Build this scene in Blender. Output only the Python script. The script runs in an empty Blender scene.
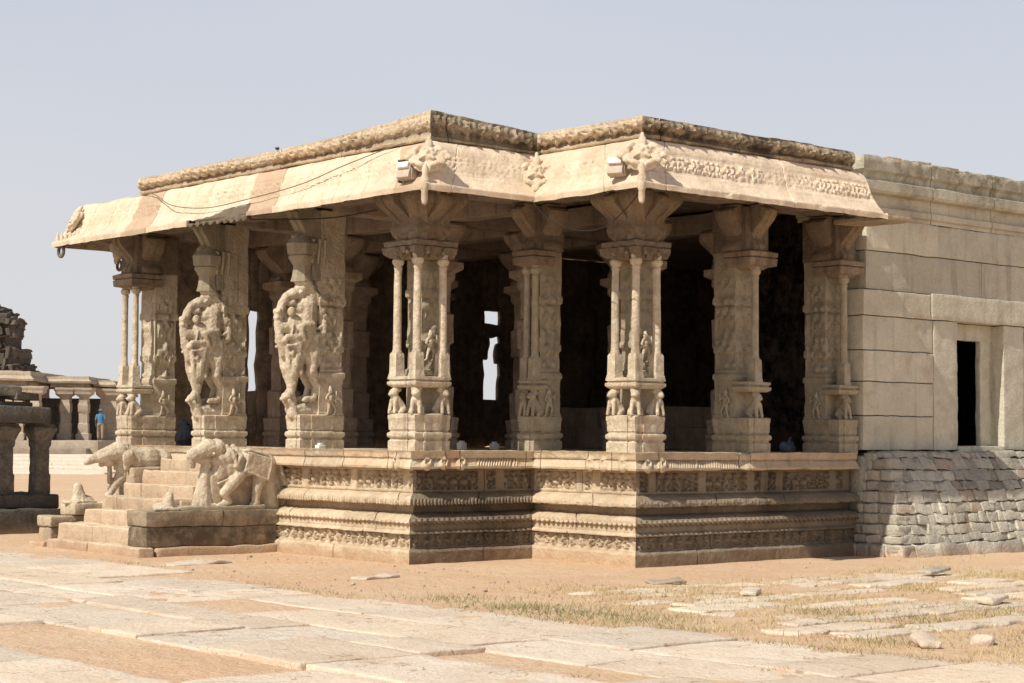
import bpy, math, random
import numpy as np
from mathutils import Vector, Matrix, Euler
random.seed(7)
scn = bpy.context.scene
COL = scn.collection
R = math.radians

# ------------------------------------------------------------------ noise
def _h(ix, iy, iz, seed):
    n = (ix.astype(np.int64) * 374761393 + iy.astype(np.int64) * 668265263 + iz.astype(np.int64) * 2147483647 + seed * 974711) & 0xffffffff
    n = ((n ^ (n >> 13)) * 1274126177) & 0xffffffff
    n = ((n ^ (n >> 16)) * 2246822519) & 0xffffffff
    return ((n ^ (n >> 15)) & 0xffffff) / float(0xffffff)
def noise(P, scale, seed=0):
    """value noise, -1..1"""
    Q = np.asarray(P, float) * scale + 1000.37
    I = np.floor(Q); F = Q - I; F = F * F * (3 - 2 * F); I = I.astype(np.int64)
    out = 0
    for dx in (0, 1):
        wx = F[:, 0] if dx else 1 - F[:, 0]
        for dy in (0, 1):
            wy = F[:, 1] if dy else 1 - F[:, 1]
            for dz in (0, 1):
                wz = F[:, 2] if dz else 1 - F[:, 2]
                out = out + wx * wy * wz * _h(I[:, 0] + dx, I[:, 1] + dy, I[:, 2] + dz, seed)
    return out * 2 - 1
def fbm(P, scale, seed=0, o=3):
    a, t, s = 1., 0., 0.
    for k in range(o):
        t = t + a * noise(P, scale * 2 ** k, seed + k); s += a; a *= .5
    return t / s
def vnoise(P, scale, seed=0):
    return np.stack([noise(P, scale, seed + 11), noise(P, scale, seed + 23), noise(P, scale, seed + 37)], 1)

# ------------------------------------------------------------------ objects
def tag(o, label=None, cat=None, group=None, kind=None):
    if label: o['label'] = label
    if cat: o['category'] = cat
    if group: o['group'] = group
    if kind: o['kind'] = kind
    return o
def empty(name, loc=(0, 0, 0), rz=0, parent=None):
    o = bpy.data.objects.new(name, None); COL.objects.link(o)
    o.location = loc; o.rotation_euler = (0, 0, rz); o.empty_display_size = .2
    if parent: o.parent = parent
    return o
def copy_tree(o, parent=None):
    c = o.copy(); COL.objects.link(c)
    c.parent = parent
    for ch in list(o.children): copy_tree(ch, c)
    return c

class MB:
    """mesh collector: vertices, faces and a per-vertex surface attribute (tint, stain, hue)"""
    def __init__(s): s.V = []; s.F = []; s.A = []; s.n = 0
    def add(s, V, F, tint=.5, stain=0., hue=.5):
        V = np.asarray(V, float).reshape(-1, 3); n = len(V)
        A = np.zeros((n, 4)); A[:, 0] = tint; A[:, 1] = stain; A[:, 2] = hue; A[:, 3] = 1
        s.V.append(V); s.A.append(A)
        F = np.asarray(F, dtype=object) if not isinstance(F, np.ndarray) else F
        if isinstance(F, np.ndarray) and F.dtype != object: s.F += (F + s.n).tolist()
        else: s.F += [[i + s.n for i in f] for f in F]
        s.n += n
        return s
    def build(s, name, mat, parent=None, rough=0, rs=9, sharp=38, smooth=True, fine=0):
        V = np.concatenate(s.V); A = np.concatenate(s.A)
        if rough: V = V + vnoise(V, rs, 5) * rough + vnoise(V, rs * .3, 9) * rough * .8
        if fine: V = V + vnoise(V, 30, 77) * fine
        return mesh_obj(name, V, s.F, A, mat, parent, sharp, smooth)
def mesh_obj(name, V, F, A, mat, parent=None, sharp=38, smooth=True):
    me = bpy.data.meshes.new(name)
    me.from_pydata(V.tolist() if isinstance(V, np.ndarray) else V, [], F)
    if A is not None:
        at = me.attributes.new('surf', 'FLOAT_COLOR', 'POINT')
        at.data.foreach_set('color', np.asarray(A, np.float32).ravel())
    if smooth:
        me.polygons.foreach_set('use_smooth', [True] * len(me.polygons))
        if sharp: me.set_sharp_from_angle(angle=R(sharp))
    me.materials.append(mat)
    me.update()
    o = bpy.data.objects.new(name, me); COL.objects.link(o)
    if parent: o.parent = parent
    return o

def grid_faces(nu, nv, closed_u=False):
    i = np.arange(nu if closed_u else nu - 1)[:, None]; j = np.arange(nv - 1)[None, :]
    i2 = (i + 1) % nu
    a = i * nv + j; b = i2 * nv + j; c = i2 * nv + j + 1; d = i * nv + j + 1
    return np.stack(np.broadcast_arrays(a, b, c, d), -1).reshape(-1, 4)

def axis_pts(h, r, seg):
    n = max(1, int(round(2 * (h - r) / seg)))
    mid = np.linspace(-h + r, h - r, n + 1)
    return np.unique(np.round(np.concatenate([[-h, -h + r * .35], mid, [h - r * .35, h]]), 5))
def rbox(c, h, r=.012, seg=.08, rz=0, ry=0, rx=0):
    """rounded, subdivided box (centre, half sizes)"""
    h = np.array(h, float); r = min(r, h.min() * .9)
    ax = [axis_pts(h[k], r, seg) for k in range(3)]
    Vs, Fs, n = [], [], 0
    for k in range(3):
        u, v = (k + 1) % 3, (k + 2) % 3
        for sgn in (-1, 1):
            U, W = np.meshgrid(ax[u], ax[v], indexing='ij')
            P = np.zeros((U.size, 3)); P[:, u] = U.ravel(); P[:, v] = W.ravel(); P[:, k] = sgn * h[k]
            f = grid_faces(len(ax[u]), len(ax[v]))
            if sgn < 0: f = f[:, ::-1]
            Vs.append(P); Fs.append(f + n); n += len(P)
    V = np.concatenate(Vs); F = np.concatenate(Fs)
    key = np.round(V, 4)
    _, first, inv = np.unique(key, axis=0, return_index=True, return_inverse=True)
    V = V[first]; F = np.asarray(inv).reshape(-1)[F]
    inner = np.clip(V, -(h - r), h - r); d = V - inner
    L = np.linalg.norm(d, axis=1, keepdims=True); L[L == 0] = 1
    V = inner + d / L * r
    if rz or ry or rx:
        V = V @ np.array(Euler((rx, ry, rz)).to_matrix()).T
    return V + np.array(c), F
def box2(m, x0, x1, y0, y1, z0, z1, r=.012, seg=.08, tint=.5, stain=0, hue=.5, **k):
    V, F = rbox(((x0 + x1) / 2, (y0 + y1) / 2, (z0 + z1) / 2), ((x1 - x0) / 2, (y1 - y0) / 2, (z1 - z0) / 2), r, seg, **k)
    m.add(V, F, tint, stain, hue)
def ring_rect(x0, x1, y0, y1, z, n):
    t = np.linspace(0, 1, n, endpoint=False)
    a = np.stack([x0 + (x1 - x0) * t, np.full(n, y0)], 1); b = np.stack([np.full(n, x1), y0 + (y1 - y0) * t], 1)
    c = np.stack([x1 - (x1 - x0) * t, np.full(n, y1)], 1); d = np.stack([np.full(n, x0), y1 - (y1 - y0) * t], 1)
    P = np.concatenate([a, b, c, d]); return np.concatenate([P, np.full((4 * n, 1), z)], 1)
def ring_circ(cx, cy, r, z, n, ph=0):
    t = np.arange(n) * 2 * math.pi / n + ph
    return np.stack([cx + r * np.cos(t), cy + r * np.sin(t), np.full(n, z)], 1)
def smooth_(a, lo, hi):
    t = np.clip((a - lo) / (hi - lo), 0, 1); return t * t * (3 - 2 * t)
def loft(m, rings, tint=.5, stain=0, hue=.5, cap=True):
    n = len(rings[0]); k = len(rings)
    V = np.concatenate(rings)
    F = []
    i = np.arange(k - 1)[:, None]; j = np.arange(n)[None, :]; j2 = (j + 1) % n
    F = np.stack(np.broadcast_arrays(i * n + j, i * n + j2, (i + 1) * n + j2, (i + 1) * n + j), -1).reshape(-1, 4).tolist()
    if cap: F.append(list(range(n))[::-1]); F.append([(k - 1) * n + q for q in range(n)])
    m.add(V, F, tint, stain, hue)
def refine(prof, dz):
    out = [prof[0]]
    for a, b in zip(prof[:-1], prof[1:]):
        L = math.hypot(b[0] - a[0], b[1] - a[1]); n = max(1, int(math.ceil(L / dz)))
        for k in range(1, n + 1): out.append((a[0] + (b[0] - a[0]) * k / n, a[1] + (b[1] - a[1]) * k / n))
    return out
def rect_prof(m, x0, x1, y0, y1, prof, dz=.05, seg=.06, **k):
    """prof: (outset, z) stacked rectangles"""
    n = max(3, int(max(x1 - x0, y1 - y0) / seg)); e = .004
    loft(m, [ring_rect(x0 - o, x1 + o, y0 - o, y1 + o, z, n) for o, z in refine(prof, dz)], **k)
def circ_prof(m, cx, cy, prof, n=14, dz=.09, **k):
    loft(m, [ring_circ(cx, cy, r, z, n) for r, z in refine(prof, dz)], **k)

# ------------------------------------------------------------------ relief carving (height fields)
def figures(s, t, band, seed, dens=1., amp=.03, w=None):
    """row of carved figures/scrolls in a band: s along (m), t up (m, 0..band)"""
    rnd = random.Random(seed); out = np.zeros_like(s)
    smin, smax = s.min(), s.max(); cell = (w or band * .75) / dens
    def ell(cs, ct, a, b, rot, h):
        nonlocal out
        ds, dt = s - cs, t - ct; c, q = math.cos(rot), math.sin(rot)
        d = ((ds * c + dt * q) / a) ** 2 + ((-ds * q + dt * c) / b) ** 2
        out = np.maximum(out, np.where(d < 1, h * np.sqrt(np.clip(1 - d, 0, 1)), 0))
    x = smin + cell * .5
    while x < smax:
        k = rnd.random(); B = band; lean = rnd.uniform(-.4, .4)
        if k < .6:      # dancing or walking figure
            ell(x, B * .52, B * .13, B * .2, lean, amp); ell(x + lean * B * -.2, B * .82, B * .1, B * .11, 0, amp)
            ell(x - B * .1, B * .25, B * .07, B * .24, .35 + lean, amp * .8); ell(x + B * .12, B * .25, B * .07, B * .24, -.4 + lean, amp * .8)
            ell(x - B * .2, B * .6, B * .16, B * .05, rnd.uniform(-.9, .9), amp * .7); ell(x + B * .2, B * .62, B * .16, B * .05, rnd.uniform(-.9, .9), amp * .7)
        elif k < .85:   # animal
            ell(x, B * .45, B * .26, B * .17, rnd.uniform(-.2, .2), amp); ell(x + B * .28, B * .65, B * .1, B * .13, 0, amp)
            for q in (-.2, -.05, .12, .22): ell(x + B * q, B * .17, B * .045, B * .18, q, amp * .7)
        else:           # scroll
            for a in range(7):
                an = a * .9; ell(x + math.cos(an) * B * .22, B * .45 + math.sin(an) * B * .26, B * .1, B * .09, an, amp * .8)
        x += cell * rnd.uniform(.85, 1.15)
    return out

def mould(m, path, prof, ds=.03, dz=.03, dispf=None, joints=None, tintf=None, cutf=None, jd=.022):
    """sweep a profile (outset, z) along a plan path with mitred corners; outward is to the right of travel"""
    path = [np.array(p, float) for p in path]; pr = np.array(refine(prof, dz))
    tg = np.gradient(pr, axis=0); ln = np.linalg.norm(tg, axis=1, keepdims=True); ln[ln == 0] = 1; tg = tg / ln
    no = np.stack([tg[:, 1], -tg[:, 0]], 1)          # profile runs upward, outward to the right
    dirs = [(b - a) / np.linalg.norm(b - a) for a, b in zip(path[:-1], path[1:])]
    nrm = [np.array([d[1], -d[0]]) for d in dirs]
    mit = []
    for i in range(len(path)):
        if i == 0: mit.append(nrm[0])
        elif i == len(path) - 1: mit.append(nrm[-1])
        else: mit.append((nrm[i - 1] + nrm[i]) / (1 + nrm[i - 1] @ nrm[i]))
    for i in range(len(dirs)):
        L = np.linalg.norm(path[i + 1] - path[i]); n = max(2, int(L / ds))
        T = list(np.linspace(0, 1, n + 1))
        js = (joints or {}).get(i, [])
        jz = [(q, -9, 9) if not isinstance(q, tuple) else q for q in js]; js = sorted(q[0] for q in jz)
        for q in js: T += [(q - .012) / L, (q - .005) / L, (q + .005) / L, (q + .012) / L]
        T = np.unique(np.clip(np.round(T, 5), 0, 1)); nu, nv = len(T), len(pr)
        TT = np.repeat(T, nv); O = np.tile(pr[:, 0], nu); Z = np.tile(pr[:, 1], nu)
        if cutf: O = cutf(O, Z, TT * L, i)
        NO = np.tile(no, (nu, 1)); A_ = path[i] + mit[i] * O[:, None]; B_ = path[i + 1] + mit[i + 1] * O[:, None]
        XY = A_ + (B_ - A_) * TT[:, None]; S = TT * L
        V = np.concatenate([XY, Z[:, None]], 1)
        d = np.zeros(len(V)); fade = np.clip(np.minimum(S, L - S) / .03, 0, 1)
        if dispf: d = d + dispf(V, S, O, Z, i, L) * fade
        for q, za, zb in jz: d = d - jd * (np.abs(S - q) < .006) * (Z > za) * (Z < zb)
        V[:, :2] += nrm[i] * (d * NO[:, 0])[:, None]; V[:, 2] += d * NO[:, 1]
        idx = np.searchsorted(np.array(sorted(js)), S) if js else np.zeros(len(S), int)
        tint = .5; stain = 0; hue = .5
        if tintf: tint, stain, hue = tintf(V, S, O, Z, i, L, idx)
        cav = np.clip((-d - .012) / .04, 0, 1); tint = tint - .32 * cav; stain = np.clip(stain + .22 * cav, 0, 1)   # hollows darkened in the colour, a painted occlusion shade
        m.add(V, grid_faces(nu, nv), tint, stain, hue)

# ------------------------------------------------------------------ sculpture by voxel union
_sph = None
def uv_sphere(n=12, k=8):
    global _sph
    if _sph is None:
        rings = [ring_circ(0, 0, math.sin(math.pi * i / k), math.cos(math.pi * i / k), n) for i in range(1, k)]
        V = np.concatenate([[[0, 0, 1]]] + rings + [[[0, 0, -1]]]); F = []
        for j in range(n): F.append([0, 1 + j, 1 + (j + 1) % n])
        for i in range(k - 2):
            for j in range(n):
                a = 1 + i * n + j; b = 1 + i * n + (j + 1) % n; F.append([a, a + n, b + n, b])
        e = len(V) - 1
        for j in range(n): F.append([e, 1 + (k - 2) * n + (j + 1) % n, 1 + (k - 2) * n + j])
        _sph = (V, F)
    return _sph
def sc_ell(m, c, r, rx=0, ry=0, rz=0):
    V, F = uv_sphere(); r = (r, r, r) if isinstance(r, (int, float)) else r
    V = (V * np.array(r)) @ np.array(Euler((rx, ry, rz)).to_matrix()).T + np.array(c); m.add(V, F)
def sc_cap(m, p0, p1, r0, r1, fy=1.):
    p0, p1 = np.array(p0, float), np.array(p1, float); d = p1 - p0; L = np.linalg.norm(d)
    n = max(2, int(L / (min(r0, r1) * .45)) + 1)
    q = Vector(d).to_track_quat('Z', 'Y').to_matrix(); n = 12
    rings = []
    for a in (-1, -.8, -.5, -.2): rings.append((p0 + d / L * r0 * a * 1.0, r0 * math.sqrt(max(.0004, 1 - a * a))))
    for a in (0, .5, 1): rings.append((p0 + d * a, r0 + (r1 - r0) * a))
    for a in (.2, .5, .8, 1): rings.append((p1 + d / L * r1 * a, r1 * math.sqrt(max(.0004, 1 - a * a))))
    M = np.array(q); R_ = []
    for c, r in rings:
        P = ring_circ(0, 0, r, 0, n) @ M.T; P[:, 1] *= fy; R_.append(P + c)
    loft(m, R_)
def sculpt(m, name, mat, parent, voxel=.018, rough=.006, rs=12, smooth=4, stain=0., tint=.5):
    me = bpy.data.meshes.new('tmp'); me.from_pydata(np.concatenate(m.V).tolist(), [], m.F)
    o = bpy.data.objects.new('tmp', me); COL.objects.link(o)
    r = o.modifiers.new('r', 'REMESH'); r.mode = 'VOXEL'; r.voxel_size = voxel; r.adaptivity = 0
    s = o.modifiers.new('s', 'SMOOTH'); s.iterations = smooth; s.factor = .5
    dg = bpy.context.evaluated_depsgraph_get(); dg.update()
    e = o.evaluated_get(dg); em = e.to_mesh()
    V = np.zeros(len(em.vertices) * 3); em.vertices.foreach_get('co', V); V = V.reshape(-1, 3)
    F = [list(p.vertices) for p in em.polygons]; e.to_mesh_clear()
    bpy.data.objects.remove(o); bpy.data.meshes.remove(me)
    V = V + vnoise(V, rs, 3) * rough + vnoise(V, rs * 3, 5) * rough * .5
    A = np.zeros((len(V), 4)); A[:, 0] = tint; A[:, 1] = stain; A[:, 2] = .5; A[:, 3] = 1
    return mesh_obj(name, V, F, A, mat, parent, sharp=None)

# ------------------------------------------------------------------ materials
def NN(nt, t, **k):
    n = nt.nodes.new(t)
    for a, v in k.items():
        if a in n.inputs: n.inputs[a].default_value = v
        else: setattr(n, a, v)
    return n
def mathn(nt, op, a, b=None, clamp=False):
    n = nt.nodes.new('ShaderNodeMath'); n.operation = op; n.use_clamp = clamp
    for i, v in enumerate((a, b)):
        if v is None: continue
        if isinstance(v, (int, float)): n.inputs[i].default_value = v
        else: nt.links.new(v, n.inputs[i])
    return n.outputs[0]
def mixc(nt, fac, a, b, mode='MIX'):
    n = nt.nodes.new('ShaderNodeMix'); n.data_type = 'RGBA'; n.blend_type = mode
    for i, v in ((0, fac), (6, a), (7, b)):
        if isinstance(v, (int, float)): n.inputs[i].default_value = v
        elif isinstance(v, tuple): n.inputs[i].default_value = (*v, 1)
        else: nt.links.new(v, n.inputs[i])
    return n.outputs[2]
def ramp(nt, src, lo, hi):
    n = nt.nodes.new('ShaderNodeMapRange'); n.clamp = True; n.interpolation_type = 'SMOOTHSTEP'
    nt.links.new(src, n.inputs[0]); n.inputs[1].default_value = lo; n.inputs[2].default_value = hi
    return n.outputs[0]
def newmat(name):
    m = bpy.data.materials.new(name); m.use_nodes = True; nt = m.node_tree; nt.nodes.clear()
    out = nt.nodes.new('ShaderNodeOutputMaterial'); b = nt.nodes.new('ShaderNodeBsdfPrincipled')
    nt.links.new(b.outputs[0], out.inputs[0]); b.inputs['Roughness'].default_value = .93
    b.inputs['Specular IOR Level'].default_value = .15
    return m, nt, b
def tex(nt, vec, scale, detail=4, rough=.55, dist=0.):
    n = NN(nt, 'ShaderNodeTexNoise', Scale=scale, Detail=detail, Roughness=rough, Distortion=dist)
    nt.links.new(vec, n.inputs['Vector']); return n.outputs[0]
def stone(name, base, light, dark, warm=(.50, .27, .15), side=0., bump=.5, stain_amt=.5, grain=1., warm_amt=.35, lich=.0, crack=0., dirt_z=None):
    m, nt, b = newmat(name); L = nt.links
    geo = nt.nodes.new('ShaderNodeNewGeometry'); pos = geo.outputs['Position']
    at = nt.nodes.new('ShaderNodeAttribute'); at.attribute_name = 'surf'
    sep = nt.nodes.new('ShaderNodeSeparateColor'); L.new(at.outputs['Color'], sep.inputs[0])
    n1 = tex(nt, pos, 1.3, 6, .6, .3); n2 = tex(nt, pos, 7, 6, .65); n3 = tex(nt, pos, 55, 4, .7); n4 = tex(nt, pos, 3.1, 5, .62, .6)
    n5 = tex(nt, pos, 19, 5, .7, .5); c = mixc(nt, ramp(nt, mathn(nt, 'ADD', mathn(nt, 'MULTIPLY', n2, .6), mathn(nt, 'MULTIPLY', n5, .4)), .40, .62), base, light)
    c = mixc(nt, mathn(nt, 'MULTIPLY', ramp(nt, n5, .56, .72), .35), c, dark)
    c = mixc(nt, mathn(nt, 'MULTIPLY', ramp(nt, n1, .45, .75), .55), c, tuple(x * .78 for x in base))
    # reddish patches where the stone face has spalled
    wf = mathn(nt, 'MULTIPLY', ramp(nt, n4, .55, .72), warm_amt); c = mixc(nt, wf, c, warm)
    hue = mathn(nt, 'MULTIPLY', mathn(nt, 'SUBTRACT', sep.outputs[2], .5, True), 1.5)
    c = mixc(nt, mathn(nt, 'MULTIPLY', hue, .8), c, warm)
    # vertical water streaks
    mp = nt.nodes.new('ShaderNodeMapping'); mp.inputs['Scale'].default_value = (5.5, 5.5, .55); L.new(pos, mp.inputs[0])
    st = tex(nt, mp.outputs[0], 1., 5, .6, .4)
    sf = mathn(nt, 'MULTIPLY', ramp(nt, st, .5, .78), stain_amt); c = mixc(nt, sf, c, dark)
    # lichen and painted shade (vertex painted stain, broken up with noise)
    lf = mathn(nt, 'MULTIPLY', sep.outputs[1], ramp(nt, mathn(nt, 'ADD', n2, mathn(nt, 'MULTIPLY', n1, .6)), .62, .95))
    lf = mathn(nt, 'MULTIPLY', lf, 1.15, True); c = mixc(nt, lf, c, dark)
    if lich:
        sn = nt.nodes.new('ShaderNodeSeparateXYZ'); L.new(geo.outputs['Normal'], sn.inputs[0])
        tf = mathn(nt, 'MULTIPLY', ramp(nt, sn.outputs[2], .2, .9), ramp(nt, n4, .4, .62)); c = mixc(nt, mathn(nt, 'MULTIPLY', tf, lich), c, (dark[0] * 1.3, dark[1] * 1.3, dark[2] * 1.2))
    if side:
        sn2 = nt.nodes.new('ShaderNodeSeparateXYZ'); L.new(geo.outputs['True Normal'], sn2.inputs[0]); vf = mathn(nt, 'SUBTRACT', 1., ramp(nt, sn2.outputs[2], .3, .8)); c = mixc(nt, mathn(nt, 'MULTIPLY', vf, side), c, (.30, .20, .13))
    if dirt_z is not None:
        sz = nt.nodes.new('ShaderNodeSeparateXYZ'); L.new(pos, sz.inputs[0])
        df = ramp(nt, mathn(nt, 'SUBTRACT', mathn(nt, 'ADD', dirt_z, mathn(nt, 'MULTIPLY', n1, .25)), sz.outputs[2]), .0, .22)
        c = mixc(nt, mathn(nt, 'MULTIPLY', df, .6), c, (.44, .27, .16))
    if crack:
        vd = nt.nodes.new('ShaderNodeTexVoronoi'); vd.feature = 'DISTANCE_TO_EDGE'; vd.inputs['Scale'].default_value = 1.15
        wv = nt.nodes.new('ShaderNodeVectorMath'); wv.operation = 'ADD'; nz = NN(nt, 'ShaderNodeTexNoise', Scale=2.2, Detail=5.); L.new(pos, nz.inputs['Vector']); L.new(pos, wv.inputs[0]); L.new(nz.outputs['Color'], wv.inputs[1]); L.new(wv.outputs[0], vd.inputs['Vector'])
        cf = mathn(nt, 'MULTIPLY', mathn(nt, 'SUBTRACT', 1., ramp(nt, vd.outputs['Distance'], .003, .016)), ramp(nt, n4, .42, .55)); c = mixc(nt, mathn(nt, 'MULTIPLY', cf, crack), c, (.30, .20, .13))
        sp = tex(nt, pos, 130, 3, .6); c = mixc(nt, mathn(nt, 'MULTIPLY', ramp(nt, sp, .58, .72), .5), c, (.36, .26, .18))
        c = mixc(nt, mathn(nt, 'MULTIPLY', ramp(nt, tex(nt, pos, .9, 6, .65, 1.), .48, .66), .35), c, (.60, .455, .33))
    # mix towards dark in hollows
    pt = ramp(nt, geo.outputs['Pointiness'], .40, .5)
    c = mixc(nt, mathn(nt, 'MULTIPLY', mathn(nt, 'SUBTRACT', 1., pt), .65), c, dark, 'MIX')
    # grain, tint
    g = mathn(nt, 'ADD', mathn(nt, 'MULTIPLY', n3, .5 * grain), 1 - .25 * grain)
    g = mathn(nt, 'MULTIPLY', g, mathn(nt, 'ADD', mathn(nt, 'MULTIPLY', sep.outputs[0], .5), .75))
    gc = nt.nodes.new('ShaderNodeCombineColor')
    for k in range(3): L.new(g, gc.inputs[k])
    c = mixc(nt, 1., c, gc.outputs[0], 'MULTIPLY')
    L.new(c, b.inputs['Base Color'])
    vor = NN(nt, 'ShaderNodeTexVoronoi', Scale=22.); L.new(pos, vor.inputs['Vector'])
    hsum = mathn(nt, 'ADD', mathn(nt, 'MULTIPLY', n2, 1.0), mathn(nt, 'ADD', mathn(nt, 'MULTIPLY', n3, .35), mathn(nt, 'ADD', mathn(nt, 'MULTIPLY', vor.outputs[0], .25), mathn(nt, 'MULTIPLY', n5, .8))))
    bp = NN(nt, 'ShaderNodeBump', Strength=min(1., bump * 1.25), Distance=.035); L.new(hsum, bp.inputs['Height']); L.new(bp.outputs[0], b.inputs['Normal'])
    return m
MS = stone('granite_carved', (.54, .445, .325), (.73, .64, .50), (.13, .105, .08), warm=(.46, .27, .16), stain_amt=.6, warm_amt=.45, bump=.65)
MCAP = stone('capital_granite_shaded', (.22, .165, .115), (.38, .30, .215), (.07, .055, .045), warm=(.30, .17, .11), stain_amt=.5, warm_amt=.5)  # capitals: shade under the eave put into the base colour
MSD = stone('granite_shaded', (.36, .305, .22), (.48, .42, .31), (.11, .09, .07), warm=(.34, .24, .15), stain_amt=.45, warm_amt=.25)  # darker copy of the carved granite for pillars standing in shade
MPL = stone('granite_plinth', (.52, .405, .275), (.68, .57, .42), (.12, .095, .07), warm=(.46, .28, .17), stain_amt=.4, warm_amt=.3, dirt_z=.1)
MROOF = stone('plastered_eave', (.59, .475, .35), (.71, .61, .475), (.30, .215, .14), warm=(.48, .31, .20), stain_amt=.42, bump=.35, grain=.6, warm_amt=.3)
MPAR = stone('parapet_stone', (.54, .425, .30), (.68, .57, .42), (.12, .095, .065), stain_amt=.5, bump=.7, lich=.35)
MWALL = stone('wall_ashlar', (.56, .525, .42), (.66, .63, .52), (.22, .195, .14), warm=(.48, .36, .23), stain_amt=.55, bump=.45, grain=.9, warm_amt=.55)
MRUB = stone('rubble_stone', (.52, .485, .405), (.70, .66, .56), (.11, .10, .08), warm=(.50, .33, .2), bump=.8, stain_amt=.25, warm_amt=.15, dirt_z=.05)
MDARK = stone('dark_granite', (.13, .12, .105), (.24, .215, .185), (.06, .055, .05), bump=.7, stain_amt=.5, lich=.3, dirt_z=.05)
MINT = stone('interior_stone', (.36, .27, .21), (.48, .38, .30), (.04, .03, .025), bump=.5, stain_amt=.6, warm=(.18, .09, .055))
MTOW = stone('weathered_tower', (.085, .075, .065), (.16, .14, .12), (.05, .045, .04), bump=1., stain_amt=.6)
MFAR = stone('far_granite', (.40, .33, .25), (.50, .42, .33), (.16, .13, .11), bump=.5, stain_amt=.3)
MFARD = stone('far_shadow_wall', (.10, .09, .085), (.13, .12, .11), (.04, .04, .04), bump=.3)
MSTEP = stone('step_stone', (.58, .465, .335), (.72, .60, .45), (.15, .115, .08), warm=(.48, .30, .19), stain_amt=.6, dirt_z=.05, side=.42)

def plain(name, col, rough=.6, metal=0., bump=0.):
    m, nt, b = newmat(name); geo = nt.nodes.new('ShaderNodeNewGeometry')
    n = tex(nt, geo.outputs['Position'], 25, 4); c = mixc(nt, n, tuple(x * .75 for x in col), tuple(min(1, x * 1.2) for x in col))
    nt.links.new(c, b.inputs['Base Color']); b.inputs['Roughness'].default_value = rough; b.inputs['Metallic'].default_value = metal
    return m
MCAB = plain('cable_rubber', (.035, .03, .028), .6)
MCABL = plain('cable_dusty', (.2, .15, .11), .8)
MLAMP = plain('lamp_housing', (.50, .42, .34), .5)
MGLASS = plain('lamp_glass', (.78, .76, .72), .2)
MWHITE = plain('white_plastic', (.72, .70, .66), .5)
MSKIN = plain('skin', (.22, .12, .075), .7)
MHAIR = plain('hair', (.015, .012, .01), .6)
MBLUE = plain('blue_cloth', (.09, .20, .36), .9)
MKHAKI = plain('khaki_cloth', (.30, .22, .15), .9)
MNAVY = plain('navy_cloth', (.010, .012, .017), .9)
MWATER = plain('grey_blue_bag', (.14, .17, .21), .7)
MLEAF = plain('weed_leaf', (.07, .10, .03), .8)

def ground_mat():
    m, nt, b = newmat('red_earth'); L = nt.links
    geo = nt.nodes.new('ShaderNodeNewGeometry'); pos = geo.outputs['Position']
    at = nt.nodes.new('ShaderNodeAttribute'); at.attribute_name = 'surf'
    sep = nt.nodes.new('ShaderNodeSeparateColor'); L.new(at.outputs['Color'], sep.inputs[0])
    n1 = tex(nt, pos, .5, 6, .6, .3); n2 = tex(nt, pos, 3.5, 6, .65); n3 = tex(nt, pos, 40, 4, .7)
    c = mixc(nt, ramp(nt, n1, .35, .7), (.64, .435, .28), (.68, .50, .34))
    c = mixc(nt, mathn(nt, 'MULTIPLY', ramp(nt, tex(nt, pos, 1.6, 7, .7, 1.2), .5, .68), .4), c, (.56, .37, .25))
    c = mixc(nt, mathn(nt, 'MULTIPLY', ramp(nt, n2, .5, .75), .5), c, (.72, .55, .41))
    gm = mathn(nt, 'MULTIPLY', sep.outputs[1], ramp(nt, mathn(nt, 'ADD', n2, mathn(nt, 'MULTIPLY', n3, .5)), .52, .9))
    c = mixc(nt, mathn(nt, 'MULTIPLY', gm, .75, True), c, (.60, .46, .27))
    sp = tex(nt, pos, 110, 3, .65); c = mixc(nt, mathn(nt, 'MULTIPLY', ramp(nt, sp, .56, .72), .55), c, (.36, .23, .15))
    g = mathn(nt, 'ADD', mathn(nt, 'MULTIPLY', n3, .5), .75)
    gc = nt.nodes.new('ShaderNodeCombineColor')
    for k in range(3): L.new(g, gc.inputs[k])
    c = mixc(nt, 1., c, gc.outputs[0], 'MULTIPLY'); L.new(c, b.inputs['Base Color'])
    bp = NN(nt, 'ShaderNodeBump', Strength=.9, Distance=.045)
    n9 = tex(nt, pos, 9, 5, .6, .6); L.new(mathn(nt, 'ADD', mathn(nt, 'ADD', n2, n9), mathn(nt, 'MULTIPLY', n3, .4)), bp.inputs['Height']); L.new(bp.outputs[0], b.inputs['Normal'])
    return m
MGROUND = ground_mat()
MPAVE = stone('paving_granite', (.69, .585, .47), (.79, .70, .585), (.48, .36, .25), warm=(.64, .46, .31), stain_amt=.08, bump=.6, grain=.9, warm_amt=.75, crack=.8)
def grass_mat():
    m, nt, b = newmat('dry_grass'); at = nt.nodes.new('ShaderNodeAttribute'); at.attribute_name = 'surf'
    sep = nt.nodes.new('ShaderNodeSeparateColor'); nt.links.new(at.outputs['Color'], sep.inputs[0])
    c = mixc(nt, sep.outputs[2], (.56, .44, .24), (.17, .19, .07))
    g = nt.nodes.new('ShaderNodeCombineColor')
    v = mathn(nt, 'ADD', mathn(nt, 'MULTIPLY', sep.outputs[0], .7), .6)
    for k in range(3): nt.links.new(v, g.inputs[k])
    c = mixc(nt, 1., c, g.outputs[0], 'MULTIPLY'); nt.links.new(c, b.inputs['Base Color']); return m
MGRASS = grass_mat()

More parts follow.
